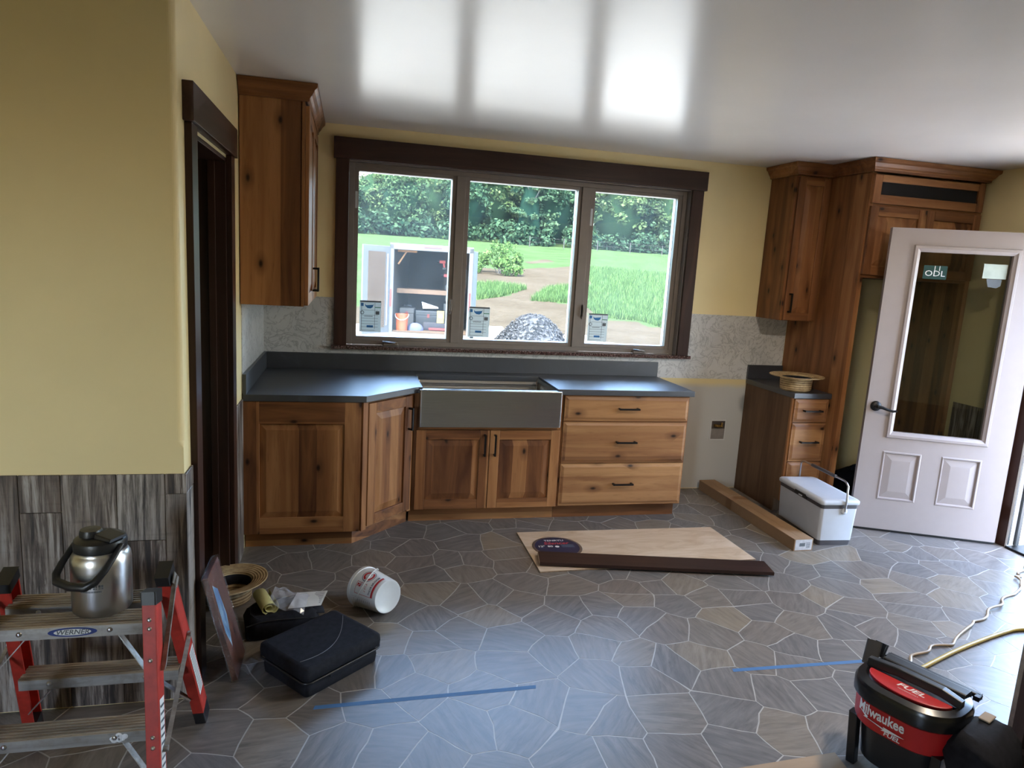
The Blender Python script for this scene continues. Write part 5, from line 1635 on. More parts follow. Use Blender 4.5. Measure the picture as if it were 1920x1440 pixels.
for i, p in enumerate(cr1):
    p.x += 0.010 * math.sin(i * 0.9); p.y += 0.010 * math.cos(i * 0.7)
tag(MB().tube(cr1, 0.0065, 8).build('extension_cord', CORD_T), 'thin kinked tan extension cord running out of the doorway', 'cord', 'cords by the vacuum')
cr2 = smooth_path([(2.70, -2.66, 0.009), (2.90, -2.56, 0.009), (3.067, -2.501, 0.009), (3.382, -2.390, 0.009), (3.741, -2.290, 0.009), (3.893, -2.273, 0.009), (4.15, -2.32, 0.009), (4.40, -2.50, 0.009), (4.5, -2.8, 0.009), (4.4, -3.4, 0.009)], 8)
tag(MB().tube(cr2, 0.0095, 8).build('extension_cord', CORD_Y), 'thick smooth yellow extension cord curving past the vacuum', 'cord', 'cords by the vacuum')

# ------------------------------------------------------------------ carcass and board at the near right
CARC = wood('dark_carcass', 'z', (0.11, 0.062, 0.042), (0.070, 0.038, 0.026), (0.035, 0.018, 0.013), band=0.3, knots=0.0, tone=0.2, rough=0.5)
EDGE = plain('raw_board_edge', (0.26, 0.185, 0.125), 0.7, var=0.25, scale=50)
cc_ = thing('cabinet_carcass', 'dark open-fronted cabinet carcass at the right edge of view', 'cabinet', (3.15, -3.35, 0), 0.0)
b = MB()
bx0, bx1, by0, by1 = 2.845, 3.42, -3.72, -3.08
b.box(bx0 + 0.012, bx1, by1 - 0.018, by1, 0.0, 0.86, 0, 0.2); b.build('side_board', CARC, cc_)
MB().box(bx0, bx0 + 0.012, by1 - 0.018, by1, 0.0, 0.86).build('raw_edge', EDGE, cc_)
MB().box(bx0 + 0.012, bx1, by0, by0 + 0.018, 0.0, 0.86, 0, 0.5).build('side_board', CARC, cc_)
MB().box(bx0, bx0 + 0.012, by0, by0 + 0.018, 0.0, 0.86).build('raw_edge', EDGE, cc_)
MB().box(bx1 - 0.012, bx1, by0 + 0.018, by1 - 0.018, 0.0, 0.86, 0, 0.1).build('back_board', CARC, cc_)
MB().box(bx0 + 0.004, bx1 - 0.012, by0 + 0.018, by1 - 0.018, 0.10, 0.118, 0, 0.7).build('shelf_board', CARC, cc_)
MB().box(bx0 + 0.004, bx1 - 0.012, by0 + 0.018, by1 - 0.018, 0.842, 0.86, 0, 0.6).build('top_board', CARC, cc_)
f = MB(); f.box(bx0 - 0.002, bx0 + 0.02, by1 - 0.060, by1 - 0.0185, 0.0, 0.842, 0, 0.7)
f.build('front_stile', CARC, cc_)
tag(MB().prism([(1.70, -3.32), (2.235, -3.24), (2.275, -2.936), (1.74, -2.960)], 0.0002, 0.014).build('offcut_board', wood('tan_offcut', 'x', (0.42, 0.30, 0.19), (0.34, 0.235, 0.145), (0.22, 0.145, 0.085), band=0.4, knots=0.0, tone=0.2, rough=0.6)), 'tan wooden board on the floor left of the vacuum', 'board')
tag(MB().prism([(2.675, -2.885), (2.765, -2.880), (2.775, -2.845), (2.70, -2.835)], 0.0002, 0.006).build('cardboard_scrap', CARD), 'small brown cardboard scrap on the floor behind the vacuum bag', 'cardboard')
# ------------------------------------------------------------------ outdoors: ground
def gz(x, y):
    z = -0.5 + 0.088 * max(0.0, min(y, 64.0) - 14.0) + 0.13 * max(0.0, min(y, 100.0) - 64.0)
    if y > 16: z += 0.12 * mnoise.noise(Vector((x * 0.12, y * 0.12, 0.3))) * min(1.0, (y - 16) / 6)
    return z
def inside(p, poly):
    r, j = False, len(poly) - 1
    for i in range(len(poly)):
        (xi, yi), (xj, yj) = poly[i], poly[j]
        if (yi > p[1]) != (yj > p[1]) and p[0] < (xj - xi) * (p[1] - yi) / (yj - yi) + xi: r = not r
        j = i
    return r
DIRT = [(-2, 15), (2.5, 22), (4.5, 30), (6.5, 38), (9.5, 35.5), (11.8, 38), (15.6, 41), (14.0, 33), (11.5, 27.5), (9.6, 21.6), (9.4, 19.0), (10.8, 18.8), (11.2, 17.0), (16, 15.5), (30, 13), (34, -2), (34, -20), (-20, -20), (-20, 12)]
PATCH1 = [(5.0, 24.0), (5.8, 26.6), (7.2, 27.4), (8.5, 26.4), (6.6, 23.3), (5.0, 21.8)]
PATCH2 = [(7.7, 22.6), (9.6, 26.8), (11.6, 28.8), (12, 26), (9.6, 22.4)]
PATCH3 = [(12.2, 42.3), (15, 45.8), (14.8, 43.6), (12.1, 41)]
GRAVEL = [(-8, -6), (12.0, -6), (9.0, 12), (7.6, 15.6), (4.0, 17.0), (-6, 15)]
def ground_mat():
    g = Graph('grass_dirt_and_gravel')
    c = g.coord()
    d = g.n('Attribute', attribute_name='dirt').outputs['Fac']
    gv = g.n('Attribute', attribute_name='gravel').outputs['Fac']
    n = g.noise(c, 0.55, 5, 0.6)
    f = g.noise(c, 5.0, 5, 0.7)
    ff = g.noise(c, 22.0, 3, 0.7)
    grass = g.ramp(g.math('ADD', g.math('MULTIPLY', n, 0.6), g.math('MULTIPLY', f, 0.4)), [(0.3, (0.0151, 0.0267, 0.0099)), (0.5, (0.0232, 0.0383, 0.0151)), (0.7, (0.0321, 0.0481, 0.0213))])
    dirt = g.ramp(g.math('ADD', g.math('MULTIPLY', f, 0.55), g.math('MULTIPLY', n, 0.45)), [(0.3, (0.0218, 0.0165, 0.0119)), (0.5, (0.0337, 0.0271, 0.0191)), (0.7, (0.0436, 0.0356, 0.0271))])
    grav = g.ramp(ff, [(0.3, (0.165, 0.150, 0.128)), (0.55, (0.235, 0.217, 0.188)), (0.75, (0.30, 0.28, 0.25))])
    dm = g.ramp(g.math('ADD', d, g.math('MULTIPLY', g.math('SUBTRACT', f, 0.5), 0.9)), [(0.42, 0.0), (0.56, 1.0)])
    gm = g.ramp(g.math('ADD', gv, g.math('MULTIPLY', g.math('SUBTRACT', f, 0.5), 0.8)), [(0.42, 0.0), (0.56, 1.0)])
    cc = g.mix(gm, g.mix(dm, grass, dirt), grav)
    df = g.n('BsdfDiffuse', {'Color': cc, 'Normal': g.bump(f, 0.5, 0.1)})
    g.t.links.new(df.outputs[0], g.out.inputs[0])
    return g.m
def axis_vals(lo, hi, flo, fhi, fine, coarse):
    v, x = [], lo
    while x < hi:
        v.append(x); x += fine if flo <= x < fhi else coarse
    v.append(hi)
    return v
xs = axis_vals(-90, 130, -8, 26, 0.5, 4.0)
ys = axis_vals(-70, 150, 3, 48, 0.5, 4.0)
vs = [(x, y, gz(x, y)) for y in ys for x in xs]
nx = len(xs)
me = bpy.data.meshes.new('ground')
me.from_pydata(vs, [], [(j * nx + i, j * nx + i + 1, (j + 1) * nx + i + 1, (j + 1) * nx + i) for j in range(len(ys) - 1) for i in range(nx - 1)])
dv_, gv_ = [], []
for x, y, z in vs:
    p = (x, y)
    d = 1.0 if (inside(p, DIRT) and not inside(p, PATCH1) and not inside(p, PATCH2)) or inside(p, PATCH3) else 0.0
    dv_.append(d); gv_.append(1.0 if inside(p, GRAVEL) else 0.0)
me.attributes.new('dirt', 'FLOAT', 'POINT').data.foreach_set('value', dv_)
me.attributes.new('gravel', 'FLOAT', 'POINT').data.foreach_set('value', gv_)
me.materials.append(ground_mat())
me.polygons.foreach_set('use_smooth', [True] * len(me.polygons))
ground = bpy.data.objects.new('ground', me)
COL.objects.link(ground)
tag(ground, 'sloping yard of grass, bare dirt and gravel behind the house', kind='structure')
CONC = plain('pale_concrete', (0.45, 0.43, 0.40), 0.85, var=0.12, scale=6)
tag(MB().box(XW + 0.16, 8.2, -4.2, 0.3, -0.52, -0.035).build('porch', CONC), 'pale concrete porch slab outside the entry door', kind='structure')

# ------------------------------------------------------------------ gravel heap
def heap(name, label, cx, cy, rx, ry, h, mat, seedv, rough_a, cat, n=34):
    b = MB()
    rg = []
    for k in range(n // 2 + 1):
        t = k / (n // 2)
        ring_ = []
        for i in range(n):
            a = 2 * PI * i / n
            w = 1 + 0.18 * mnoise.noise(Vector((math.cos(a) * 1.3, math.sin(a) * 1.3, seedv)))
            r_ = (1 - t) * w
            x, y = cx + rx * r_ * math.cos(a), cy + ry * r_ * math.sin(a)
            hh = h * (0.5 - 0.5 * math.cos(PI * min(1, t * 1.05))) ** 0.85
            hh += rough_a * mnoise.noise(Vector((x * 2.2, y * 2.2, seedv))) * min(1, t * 4)
            ring_.append((x, y, gz(x, y) - 0.06 + hh))
        rg.append(ring_)
    b.rings(rg, cap0=False)
    return b
def gravel_mat():
    g = Graph('crushed_grey_stone')
    c = g.coord()
    v = g.n('TexVoronoi', {'Vector': c, 'Scale': 16.0})
    s = g.n('SeparateColor', {0: v.outputs['Color']}).outputs[0]
    g.principled(g.ramp(s, [(0.0, (0.0092, 0.0105, 0.0118)), (0.5, (0.0235, 0.0244, 0.0273)), (1.0, (0.0538, 0.0550, 0.0584))]), 0.85, 0.0, g.bump(v.outputs['Distance'], 1.0, 0.05), **{'Specular IOR Level': 0.0})
    return g.m
GSTONE = gravel_mat()
pile = heap('gravel_heap', '', 5.05, 12.0, 1.48, 1.3, 1.05, GSTONE, 3.3, 0.05, 'gravel').build('gravel_heap', GSTONE)
tag(pile, 'heap of grey crushed stone outside the middle pane', 'gravel')
b = MB()
rs = random.Random(3)
GCH = plain('stone_chip', (0.0332, 0.0340, 0.0365), 0.85, var=0.5, scale=30, **{'Specular IOR Level': 0.0})
for k in range(2600):
    a, q = rs.random() * 2 * PI, math.sqrt(rs.random())
    x, y = 5.05 + 1.50 * q * math.cos(a), 12.0 + 1.6 * q * math.sin(a)
    t = 1 - math.hypot((x - 5.05) / 1.48, (y - 12.0) / 1.3)
    hh = 1.05 * (0.5 - 0.5 * math.cos(PI * min(1, max(0, t) * 1.05))) ** 0.85 if t > 0 else 0.06
    z = gz(x, y) - 0.055 + hh
    s = rs.uniform(0.018, 0.042)
    r3 = Matrix.Rotation(rs.random() * 6, 3, 'Z') @ Matrix.Rotation(rs.random() * 6, 3, 'X')
    P = [r3 @ Vector(v) * s + Vector((x, y, z)) for v in ((1, 0, -.5), (-.6, .8, -.4), (-.5, -.9, -.5), (.1, .1, .8))]
    b.raw(P, [(0, 1, 2), (0, 3, 1), (1, 3, 2), (2, 3, 0)])
tag(b.build('stone_chips', GCH, pile), kind='stuff')
DIRTM = plain('loose_brown_dirt', (0.0396, 0.0304, 0.0211), 0.95, var=0.35, scale=3, bump=0.6, bscale=8, **{'Specular IOR Level': 0.0})
tag(heap('dirt_mound', '', 5.95, 31.6, 1.15, 1.1, 1.15, DIRTM, 8.1, 0.16, 'dirt').build('dirt_mound', DIRTM), 'rough brown dirt mound beside the green bush', 'dirt')

# ------------------------------------------------------------------ trees, bush, grass
def leaf_mat(name, a, c):
    g = Graph(name)
    r = g.attr()
    cc = g.ramp(r, [(0.0, a), (1.0, c)])
    d = g.n('BsdfDiffuse', {0: cc}); t = g.n('BsdfTranslucent', {0: cc})
    mx = g.n('MixShader', {0: 0.35}); g.put(mx.inputs[1], d.outputs[0]); g.put(mx.inputs[2], t.outputs[0])
    g.t.links.new(mx.outputs[0], g.out.inputs[0])
    return g.m
LEAVES = [leaf_mat('broad_leaves_%d' % k, a, c) for k, (a, c) in enumerate((((0.0080, 0.0232, 0.0120), (0.0602, 0.0960, 0.0410)), ((0.0120, 0.0296, 0.0136), (0.0819, 0.1139, 0.0461)), ((0.0072, 0.0216, 0.0136), (0.0486, 0.0845, 0.0435))))]
NEEDLES = leaf_mat('pine_needles', (0.0064, 0.0216, 0.0152), (0.0602, 0.0922, 0.0461))
BUSHM = leaf_mat('bush_leaves', (0.0243, 0.0550, 0.0154), (0.0819, 0.1280, 0.0397))
BARK = plain('grey_bark', (0.045, 0.040, 0.034), 0.9, var=0.3, scale=8)
def leaf_quads(b, centre, rad, n, size, rs, flat=1.0):
    for k in range(n):
        v = Vector((rs.gauss(0, 1), rs.gauss(0, 1), rs.gauss(0, 1)))
        v = v.normalized() * (rs.random() ** 0.4)
        p = centre + Vector((v.x * rad, v.y * rad, v.z * rad * flat))
        nrm = (v + Vector((rs.uniform(-.7, .7), rs.uniform(-.7, .7), rs.uniform(-.2, .9)))).normalized()
        t = nrm.orthogonal().normalized(); s = nrm.cross(t)
        ca, sa = math.cos(rs.random() * 6.3), math.sin(rs.random() * 6.3)
        q1, q2 = (t * ca + s * sa) * size * rs.uniform(.6, 1.3), (s * ca - t * sa) * size * rs.uniform(.35, .8)
        b.face([p - q1, p + q2, p + q1, p - q2], 0, min(1, max(0, rs.gauss(0.45, 0.25))))
def crown_mesh(seed, H, W, pine=False):
    rs = random.Random(seed)
    b = MB()
    core = []
    for k in range(9):
        t = k / 8
        zz = H * (0.03 + 0.90 * t)
        rr = W * 0.72 * (math.sin(PI * (0.12 + 0.86 * t)) ** 0.7 if not pine else (1 - t) ** 0.8 * 0.62 + 0.05)
        core.append([(rr * math.cos(2 * PI * i / 14) * (1 + .25 * mnoise.noise(Vector((i * .9, k * .8, seed)))), rr * math.sin(2 * PI * i / 14) * (1 + .25 * mnoise.noise(Vector((i * .7, k * .9, seed + 3)))), zz) for i in range(14)])
    b.rings(core, 0, 0.02)
    if pine:
        for k in range(46):
            t = k / 46
            zz = H * (0.16 + 0.82 * t)
            rr = W * (1 - t) ** 0.8 * rs.uniform(0.6, 1.1) + 0.15
            a = rs.random() * 2 * PI
            for j in range(3):
                f = (j + 1) / 3
                leaf_quads(b, Vector((rr * f * math.cos(a), rr * f * math.sin(a), zz + 0.25 * f)), 0.62, 30, 0.17, rs, 0.38)
    else:
        for k in range(96):
            v = Vector((rs.gauss(0, 1), rs.gauss(0, 1), rs.gauss(0, 1))).normalized()
            q = rs.uniform(0.55, 1.0)
            c = Vector((v.x * W * q, v.y * W * q, H * 0.50 + v.z * H * 0.48 * q))
            leaf_quads(b, c, rs.uniform(0.55, 0.95), 64, 0.17, rs, 0.75)
    return b
def trunk_mesh(seed, H, r):
    rs = random.Random(seed)
    b = MB().tube([(0, 0, -0.4), (0.05, 0, H * 0.3), (rs.uniform(-.2, .2), rs.uniform(-.2, .2), H * 0.8)], [r, r * 0.8, r * 0.3], 8)
    for k in range(5):
        a = rs.random() * 6.3
        z = H * rs.uniform(0.3, 0.6)
        b.tube([(0, 0, z), (1.0 * math.cos(a), 1.0 * math.sin(a), z + 0.9), (1.7 * math.cos(a), 1.7 * math.sin(a), z + 1.9)], [r * 0.45, r * 0.3, r * 0.12], 6)
    return b
kinds = []
for k, (H, W, pine, mt) in enumerate(((6.4, 2.6, False, LEAVES[0]), (7.8, 3.0, False, LEAVES[1]), (8.8, 2.9, False, LEAVES[2]), (10.5, 2.7, True, NEEDLES), (5.6, 2.8, False, LEAVES[1]))):
    kinds.append((crown_mesh(40 + k, H, W, pine), trunk_mesh(60 + k, H, 0.16 if not pine else 0.2), mt, H))
protos = {}
def tree(kind, x, y, sc, rz, label):
    cb_, tb_, mt, H = kinds[kind]
    o = thing('pine_tree' if kind == 3 else 'broadleaf_tree', label, 'tree', (x, y, gz(x, y)), rz, 'trees along the far edge of the field')
    o.scale = (sc, sc, sc)
    if kind not in protos:
        c = local(cb_, 'crown', mt, o); t = local(tb_, 'trunk', BARK, o)
        protos[kind] = (c, t)
    else:
        for src in protos[kind]:
            q = src.copy(); COL.objects.link(q); q.parent = o
            WM[q] = WM[o]
    return o
spots = [(0, -7.5, 66, 0.95, 'leftmost'), (4, -3.8, 68, 1.05, ''), (0, -0.6, 65, 0.92, ''), (4, 2.4, 67, 1.05, ''), (0, 5.2, 65, 1.00, ''), (1, 8.6, 68, 0.86, ''), (2, 11.6, 66, 0.98, ''),
         (1, 14.6, 68, 1.12, ''), (3, 17.8, 64, 1.0, ''), (2, 21.0, 67, 1.12, ''), (3, 24.2, 66, 0.9, ''), (1, 27.4, 65, 1.12, ''), (2, 30.8, 67, 1.10, ''), (1, 34.0, 66, 1.15, ''), (2, 37.4, 68, 1.1, ''), (1, 41.2, 66, 1.1, ''), (0, 45, 67, 1.3, ''),
         (2, -9, 77, 0.80, ''), (1, -2.0, 78, 0.88, ''), (2, 4.0, 77, 0.78, ''), (1, 10.2, 78, 1.0, ''), (2, 16.0, 77, 1.15, ''), (1, 19.6, 78, 1.3, ''), (2, 26.0, 77, 1.2, ''), (1, 32.6, 78, 1.3, ''), (2, 39.0, 77, 1.25, ''), (1, 46, 78, 1.3, '')]
front = ['short broadleaf tree at the left end of the far treeline', 'low rounded broadleaf tree behind the trailer, near the left end', 'broadleaf tree behind the trailer door in the left pane', 'low broadleaf tree behind the trailer roof', 'dense broadleaf tree above the middle of the trailer', 'lighter green tree right of the trailer in the left pane', 'dark broadleaf tree behind the mullion left of the middle pane',
         'light green tree above the bush in the middle pane', 'tall pine with layered boughs in the middle pane', 'dark leafy tree just right of the tall pine', 'smaller pine at the right side of the middle pane', 'light green tree behind the mullion beside the right pane', 'dark broadleaf tree at the left of the right pane', 'light green broadleaf tree in the centre of the right pane', 'dark broadleaf tree at the right of the right pane', 'light broadleaf tree past the right edge of the window', 'short broadleaf tree at the far right end of the treeline']
backl = ['second-row tree at the far left behind the treeline', 'second-row light tree behind the trailer door', 'second-row dark tree showing under the sky in the left pane', 'second-row light tree right of the sky gap', 'second-row dark tree left of the tall pine', 'second-row tall light tree above the tall pine', 'second-row dark tree behind the smaller pine', 'second-row tall light tree above the right pane mullion', 'second-row dark tree filling the right pane top', 'second-row tree at the far right behind the treeline']
labels = front + backl
for k, (kd, x, y, sc_, _) in enumerate(spots):
    tree(kd, x, y, sc_, k * 1.37, labels[k])
# understorey along the wood's edge
for k in range(13):
    x = -8 + 4.4 * k
    rs = random.Random(200 + k)
    b = MB()
    for j in range(16):
        leaf_quads(b, Vector((x + rs.uniform(-2.2, 2.2), 63.0 + rs.uniform(-.6, .8), gz(x, 63) + rs.uniform(0.2, 1.8))), 0.75, 70, 0.2, rs)
    tag(b.build('hedge_shrub', LEAVES[2]), 'dark undergrowth shrub, %s from the left at the foot of the far trees' % ('first', 'second', 'third', 'fourth', 'fifth', 'sixth', 'seventh', 'eighth', 'ninth', 'tenth', 'eleventh', 'twelfth', 'thirteenth')[k], 'shrub', 'undergrowth along the far trees')
rs = random.Random(77)
b = MB()
for j in range(26):
    a, q = rs.random() * 2 * PI, math.sqrt(rs.random())
    x, y = 8.55 + 1.45 * q * math.cos(a), 33.2 + 1.2 * q * math.sin(a)
    leaf_quads(b, Vector((x, y, gz(x, y) + 0.15 + (1.35 * (1 - q * q) ** .5) * rs.uniform(.4, 1))), 0.32, 80, 0.085, rs)
for j in range(16):
    x, y = 8.55 + rs.uniform(-.9, .9), 33.2 + rs.uniform(-.6, .6)
    leaf_quads(b, Vector((x, y, gz(x, y) + 1.5)), 0.16, 20, 0.07, rs, 2.0)
bush = b.build('green_bush', BUSHM)
tag(bush, 'bright green bush growing behind the dirt mound', 'bush')
b = MB()
for j in range(12):
    a = rs.random() * 6.3
    b.tube([(8.55, 33.2, gz(8.55, 33.2) - 0.1), (8.55 + 0.6 * math.cos(a), 33.2 + 0.6 * math.sin(a), gz(8.55, 33.2) + 0.8)], [0.03, 0.012], 5)
b.build('stems', BARK, bush)
# long grass along the patches and field edge
GRASSB = leaf_mat('grass_blades', (0.0240, 0.0518, 0.0151), (0.0683, 0.1061, 0.0379))
b = MB()
def blades(poly, n, h):
    x0, x1 = min(p[0] for p in poly), max(p[0] for p in poly); y0, y1 = min(p[1] for p in poly), max(p[1] for p in poly)
    c = 0
    while c < n:
        p = (rs.uniform(x0, x1), rs.uniform(y0, y1))
        if not inside(p, poly): continue
        c += 1
        z = gz(*p)
        a = rs.random() * 6.3
        w = 0.02
        l = h * rs.uniform(.4, 1.1)
        dx, dy = math.cos(a), math.sin(a)
        b.face([(p[0] - w * dy, p[1] + w * dx, z - .02), (p[0] + w * dy, p[1] - w * dx, z - .02), (p[0] + l * .5 * dx, p[1] + l * .5 * dy, z + l)], 0, rs.random())
blades(PATCH1, 5000, 0.30); blades(PATCH2, 6000, 0.30)
blades([(9.5, 19.2), (10.9, 18.9), (11.3, 17.2), (15, 16.2), (15, 24), (10, 24)], 14000, 0.26)
blades([(10, 24), (15, 24), (22, 40), (15.6, 41), (13, 30)], 14000, 0.30)
tag(b.build('long_grass', GRASSB), 'long green grass blades on the bank behind the house', 'grass', kind='stuff')
# wire fence in front of the trees
FENCEW = plain('weathered_post', (0.03, 0.028, 0.024), 0.9)
fence = thing('wire_fence', 'thin wire fence along the top of the field', 'fence', (30, 60, gz(30, 60)))
for k in range(9):
    x = 17 + 3.4 * k
    MB().rod((x, 60, gz(x, 60) - 0.2), (x, 60, gz(x, 60) + 1.0), 0.04, 6).build('post', FENCEW, fence)
for h in (0.5, 0.9):
    MB().tube([(17 + 3.4 * k, 59.95, gz(17 + 3.4 * k, 60) + h) for k in range(9)], 0.006, 4).build('wire', BARK, fence)

# ------------------------------------------------------------------ cargo trailer with open doors
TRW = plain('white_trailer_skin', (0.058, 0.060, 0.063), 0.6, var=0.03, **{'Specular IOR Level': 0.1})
PLYW = plain('trailer_plywood', (0.050, 0.036, 0.027), 0.7, var=0.12, scale=3, **{'Specular IOR Level': 0.0})
TL, TR = Vector((1.423, 11.336, 0)), Vector((3.268, 11.02, 0))
tw = (TR - TL).length
ta = math.atan2((TR - TL).y, (TR - TL).x)
trl = thing('cargo_trailer', 'white enclosed cargo trailer with its rear doors open', 'trailer', (TL.x, TL.y, -0.5), ta)
L_, zb, zt_ = 4.2, 0.47, 2.46
b = MB()
b.box(0, 0.05, 0.0, L_, zb, zt_); b.box(tw - 0.05, tw, 0.0, L_, zb, zt_); b.box(0, tw, L_ - 0.05, L_, zb, zt_); b.box(0, tw, 0, L_, zt_, zt_ + 0.05)
local(b, 'shell', TRW, trl, bevel=0.01)
local(MB().box(0.05, tw - 0.05, 0.0, L_ - 0.05, zb, zb + 0.06), 'deck', PLYW, trl)
b = MB()
b.box(0.05, 0.062, 0.10, L_ - 0.05, zb + 0.06, zt_); b.box(tw - 0.062, tw - 0.05, 0.10, L_ - 0.05, zb + 0.06, zt_); b.box(0.062, tw - 0.062, L_ - 0.062, L_ - 0.05, zb + 0.06, zt_)
local(b, 'lining', plain('dark_lining', (0.016, 0.012, 0.010), 0.8, var=0.2), trl)
b = MB()
b.box(-0.01, 0.085, -0.02, 0.08, zb - 0.02, zt_ + 0.04); b.box(tw - 0.085, tw + 0.01, -0.02, 0.08, zb - 0.02, zt_ + 0.04); b.box(-0.01, tw + 0.01, -0.02, 0.08, zt_ - 0.08, zt_ + 0.06); b.box(-0.01, tw + 0.01, -0.03, 0.10, zb - 0.06, zb + 0.03)
local(b, 'rear_frame', TRW, trl, bevel=0.01)
RLAMP = plain('red_lamp_lens', (0.14, 0.014, 0.014), 0.3)
b = MB(); b.box(tw * 0.40, tw * 0.62, -0.03, -0.02, zt_ - 0.005, zt_ + 0.03); local(b, 'marker_lamp', RLAMP, trl)
for sx in (0.035, tw - 0.035):
    local(MB().box(sx - 0.018, sx + 0.018, -0.03, -0.02, zb + 0.62, zb + 1.02), 'marker_strip', RLAMP, trl)
free = Vector((0.797, 10.65, 0))
for side, hinge, fr_ in (('l', TL, free), ('r', TR, TR + Vector((0.30, -0.70, 0)).normalized() * 0.0 + Vector((0.25, 0.88, 0)))):
    iv = Matrix.Rotation(-ta, 3, 'Z')
    h0, f0 = iv @ (hinge - TL), iv @ (fr_ - TL)
    d = (f0 - h0).normalized(); nn = Vector((-d.y, d.x, 0))
    b = MB(); b.bar(h0 + Vector((0, 0, (zb + zt_) / 2)) + d * 0.02, f0 + Vector((0, 0, (zb + zt_) / 2)), zt_ - zb - 0.04, 0.04, (0, 0, 1))
    dr = local(b, 'rear_door', TRW, trl, bevel=0.008)
    if side == 'l':
        toward = -1 if nn.y > 0 else 1
        b = MB(); m_ = h0.lerp(f0, 0.5) + nn * toward * 0.026 + Vector((0, 0, (zb + zt_) / 2))
        b.bar(m_ - d * 0.27, m_ + d * 0.30, zt_ - zb - 0.30, 0.012, (0, 0, 1)); local(b, 'plywood_panel', PLYW, dr)
        b = MB(); m2 = h0.lerp(f0, 0.13) + nn * toward * 0.03 + Vector((0, 0, (zb + zt_) / 2)); b.bar(m2 - Vector((0, 0, 0.8)), m2 + Vector((0, 0, 0.8)), 0.02, 0.02, (1, 0, 0)); local(b, 'lock_rod', CHROME, dr)
for x in (-0.02, tw - 0.12):
    for yy in (1.9, 2.65):
        wv = MB().lathe([(0.12, -0.10), (0.30, -0.10), (0.33, -0.05), (0.33, 0.05), (0.30, 0.10), (0.12, 0.10)], 28)
        wv.move(Matrix.Translation((x + 0.12, yy, 0.335)) @ Matrix.Rotation(PI / 2, 4, 'Y'))
        local(wv, 'wheel', BLACK_PLASTIC, trl, sharp=40)
local(MB().box(0.2, tw - 0.2, 0.3, L_ + 1.0, zb - 0.14, zb - 0.04), 'chassis', BLACK_METAL, trl)
SHELFW = plain('orange_shelf_wood', (0.1260, 0.0609, 0.0252), 0.6, var=0.2)
sh = local(MB().box(0.062, tw * 0.70, 1.0, 1.65, 1.42, 1.47), 'shelf', SHELFW, trl)
local(MB().box(0.062, tw * 0.70, 0.99, 1.00, 1.36, 1.47), 'shelf_edge', SHELFW, trl)
b = MB(); b.bar((0.10, 0.6, 2.36), (0.55, 0.6, 2.36), 0.05, 0.05, (0, 1, 0)); b.bar((0.12, 0.6, 2.05), (0.30, 0.6, 2.34), 0.035, 0.035, (0, 1, 0))
local(b, 'orange_bracket', plain('orange_bracket_paint', (0.2310, 0.1050, 0.0378), 0.6), trl)
WT = WM[trl]
def in_trailer(x, y, z): return WT @ Vector((x, y, z))
DK = zb + 0.06
def inner_thing(name, label, cat, x, y, z, group=None):
    return thing(name, label, cat, in_trailer(x, y, z), ta, group)
ORANGE = plain('orange_bucket_plastic', (0.1512, 0.0265, 0.0050), 0.45)
o = inner_thing('orange_pail', 'orange plastic pail at the left of the trailer deck', 'bucket', 0.28, 0.24, DK)
local(MB().lathe([(0.13, 0), (0.15, 0.36), (0.157, 0.36), (0.157, 0.385), (0.145, 0.385), (0.125, 0.01)], 28), 'pail', ORANGE, o, sharp=40)
local(MB().tube([(0.157 * math.cos(a), 0.157 * math.sin(a) - 0.0, 0.37 - 0.12 * abs(math.sin(a))) for a in [PI + PI * k / 10 for k in range(11)]], 0.006, 6), 'bail', WHITE_PLASTIC, o)
BLUET = plain('blue_fabric', (0.0227, 0.0277, 0.0706), 0.8)
rs = random.Random(9)
def lump(w, d, h, seed_):
    rg = []
    for k in range(6):
        t = k / 5
        s = math.sqrt(max(0, 1 - (t * 0.96) ** 2.2))
        rg.append([(w * s * math.cos(2 * PI * i / 16) * (1 + .15 * mnoise.noise(Vector((i * .8, k, seed_)))), d * s * math.sin(2 * PI * i / 16) * (1 + .15 * mnoise.noise(Vector((i, k * .8, seed_ + 4)))), h * t) for i in range(16)])
    return MB().rings(rg)
o = inner_thing('blue_cloth', 'crumpled blue cloth beside the orange pail in the trailer', 'cloth', 0.58, 0.40, DK)
local(lump(0.20, 0.16, 0.17, 2.0), 'folds', BLUET, o)
def toolbox(name, label, x, y, z, w, d, h, mat, hm=None):
    o = inner_thing(name, label, 'tool box', x, y, z, 'tool boxes in the trailer')
    local(MB().box(-w / 2, w / 2, -d / 2, d / 2, 0, h * 0.72), 'case', mat, o, bevel=0.01)
    local(MB().box(-w / 2 - .01, w / 2 + .01, -d / 2 - .01, d / 2 + .01, h * 0.72, h), 'lid', mat, o, bevel=0.012)
    local(MB().tube([(-w * .25, 0, h), (-w * .25, 0, h + .05), (w * .25, 0, h + .05), (w * .25, 0, h)], 0.012, 6), 'handle', hm or BLACK_PLASTIC, o)
    local(MB().box(-0.03, 0.03, -d / 2 - 0.02, -d / 2 - 0.01, h * .6, h * .82), 'latch', hm or RLAMP, o)
toolbox('tool_box', 'wide black tool box on the trailer deck under the shelf', 0.84, 1.30, DK, 0.62, 0.42, 0.42, BLACK_PLASTIC)
toolbox('tool_box', 'tall black tool box at the right of the trailer deck', 1.46, 1.30, DK, 0.50, 0.40, 0.62, BLACK_PLASTIC)
toolbox('tool_box', 'black tool box stacked highest at the right in the trailer', 1.46, 1.30, DK + 0.675, 0.46, 0.36, 0.40, BLACK_PLASTIC)
toolbox('tool_box', 'grey tool box at the left wall inside the trailer', 0.30, 1.4, DK, 0.34, 0.40, 0.46, plain('grey_tool_plastic', (0.05, 0.044, 0.038), 0.6))
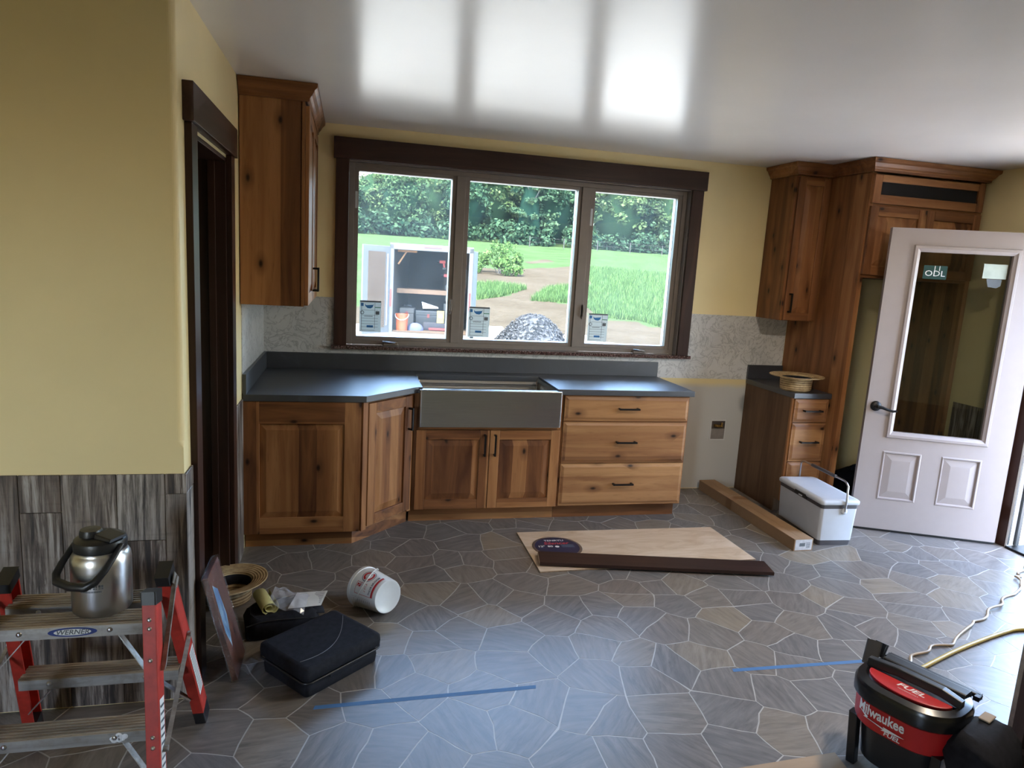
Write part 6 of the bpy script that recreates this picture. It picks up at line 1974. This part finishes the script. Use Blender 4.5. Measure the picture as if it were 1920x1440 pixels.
o = inner_thing('yellow_carton', 'small yellow carton with dark emblem on the trailer deck', 'box', 1.16, 0.62, DK + 0.18)
YEL = plain('yellow_carton_board', (0.1562, 0.1134, 0.0151), 0.6)
local(MB().box(-0.085, 0.085, -0.05, 0.05, 0, 0.29), 'carton', YEL, o, bevel=0.004)
local(MB().rings([[(0.05 * math.cos(a * PI / 10), yv, 0.17 + 0.05 * math.sin(a * PI / 10)) for a in range(20)] for yv in (-0.050, -0.0515)]), 'emblem', GREY_INK, o)
o = inner_thing('tool_bag', 'low black and red tool bag under the yellow carton', 'bag', 1.10, 0.62, DK)
local(MB().rings([[(x, y, zz) for x, y in rrect(-w, w, -d, d, 0.04, 4)] for w, d, zz in ((0.34, 0.16, 0), (0.36, 0.18, 0.06), (0.34, 0.16, 0.178))]), 'bag_body', BLACK_CLOTH, o)
local(MB().box(-0.20, 0.22, -0.195, -0.172, 0.02, 0.07), 'red_trim', RLAMP, o)
o = inner_thing('paper_sheet', 'white paper lying on the black tool boxes in the trailer', 'paper', 0.86, 1.30, DK + 0.475)
local(MB().raw([(-0.20, -0.12, 0.16), (-0.16, -0.2, 0.0), (0.22, -0.2, 0.02), (0.20, -0.1, 0.05)], [(0, 1, 2, 3)]), 'sheet', PAPER, o, solid=0.003)
REDT = plain('red_tool_plastic', (0.50, 0.030, 0.030), 0.45)
for k, (x, z, s) in enumerate(((1.10, 2.10, 0.8), (1.37, 2.12, 0.8), (1.64, 2.08, 0.8), (1.22, 1.76, 0.8), (1.50, 1.78, 0.8), (1.64, 1.50, 0.8))):
    o = inner_thing('power_tool', ('red power tool hanging %s in the trailer' % ('at the top left of the rack', 'at the top middle of the rack', 'at the top right of the rack', 'at the lower left of the rack', 'low in the middle of the rack', 'lowest at the right of the rack')[k]), 'power tool', x, 1.9, z, 'red tools hanging in the trailer')
    b = MB(); b.bar((-0.09 * s, 0, 0.06), (0.09 * s, 0, 0.06), 0.08, 0.09, (0, 0, 1)); b.bar((0.03, 0, 0.04), (0.05, 0, -0.10 * s), 0.05, 0.05, (1, 0, 0))
    local(b, 'motor_housing', REDT, o, bevel=0.012)
    local(MB().box(0.0, 0.10, -0.04, 0.04, -0.16 * s, -0.10 * s), 'battery', BLACK_PLASTIC, o, bevel=0.006)
    local(MB().rod((-0.09 * s, 0, 0.06), (-0.17 * s, 0, 0.06), 0.022, 10), 'chuck', BLACK_METAL, o)
local(MB().box(tw * 0.62, tw - 0.065, 1.96, 2.0, 1.3, 2.40), 'tool_rack', plain('rack_board', (0.0302, 0.0227, 0.0176), 0.8), trl)
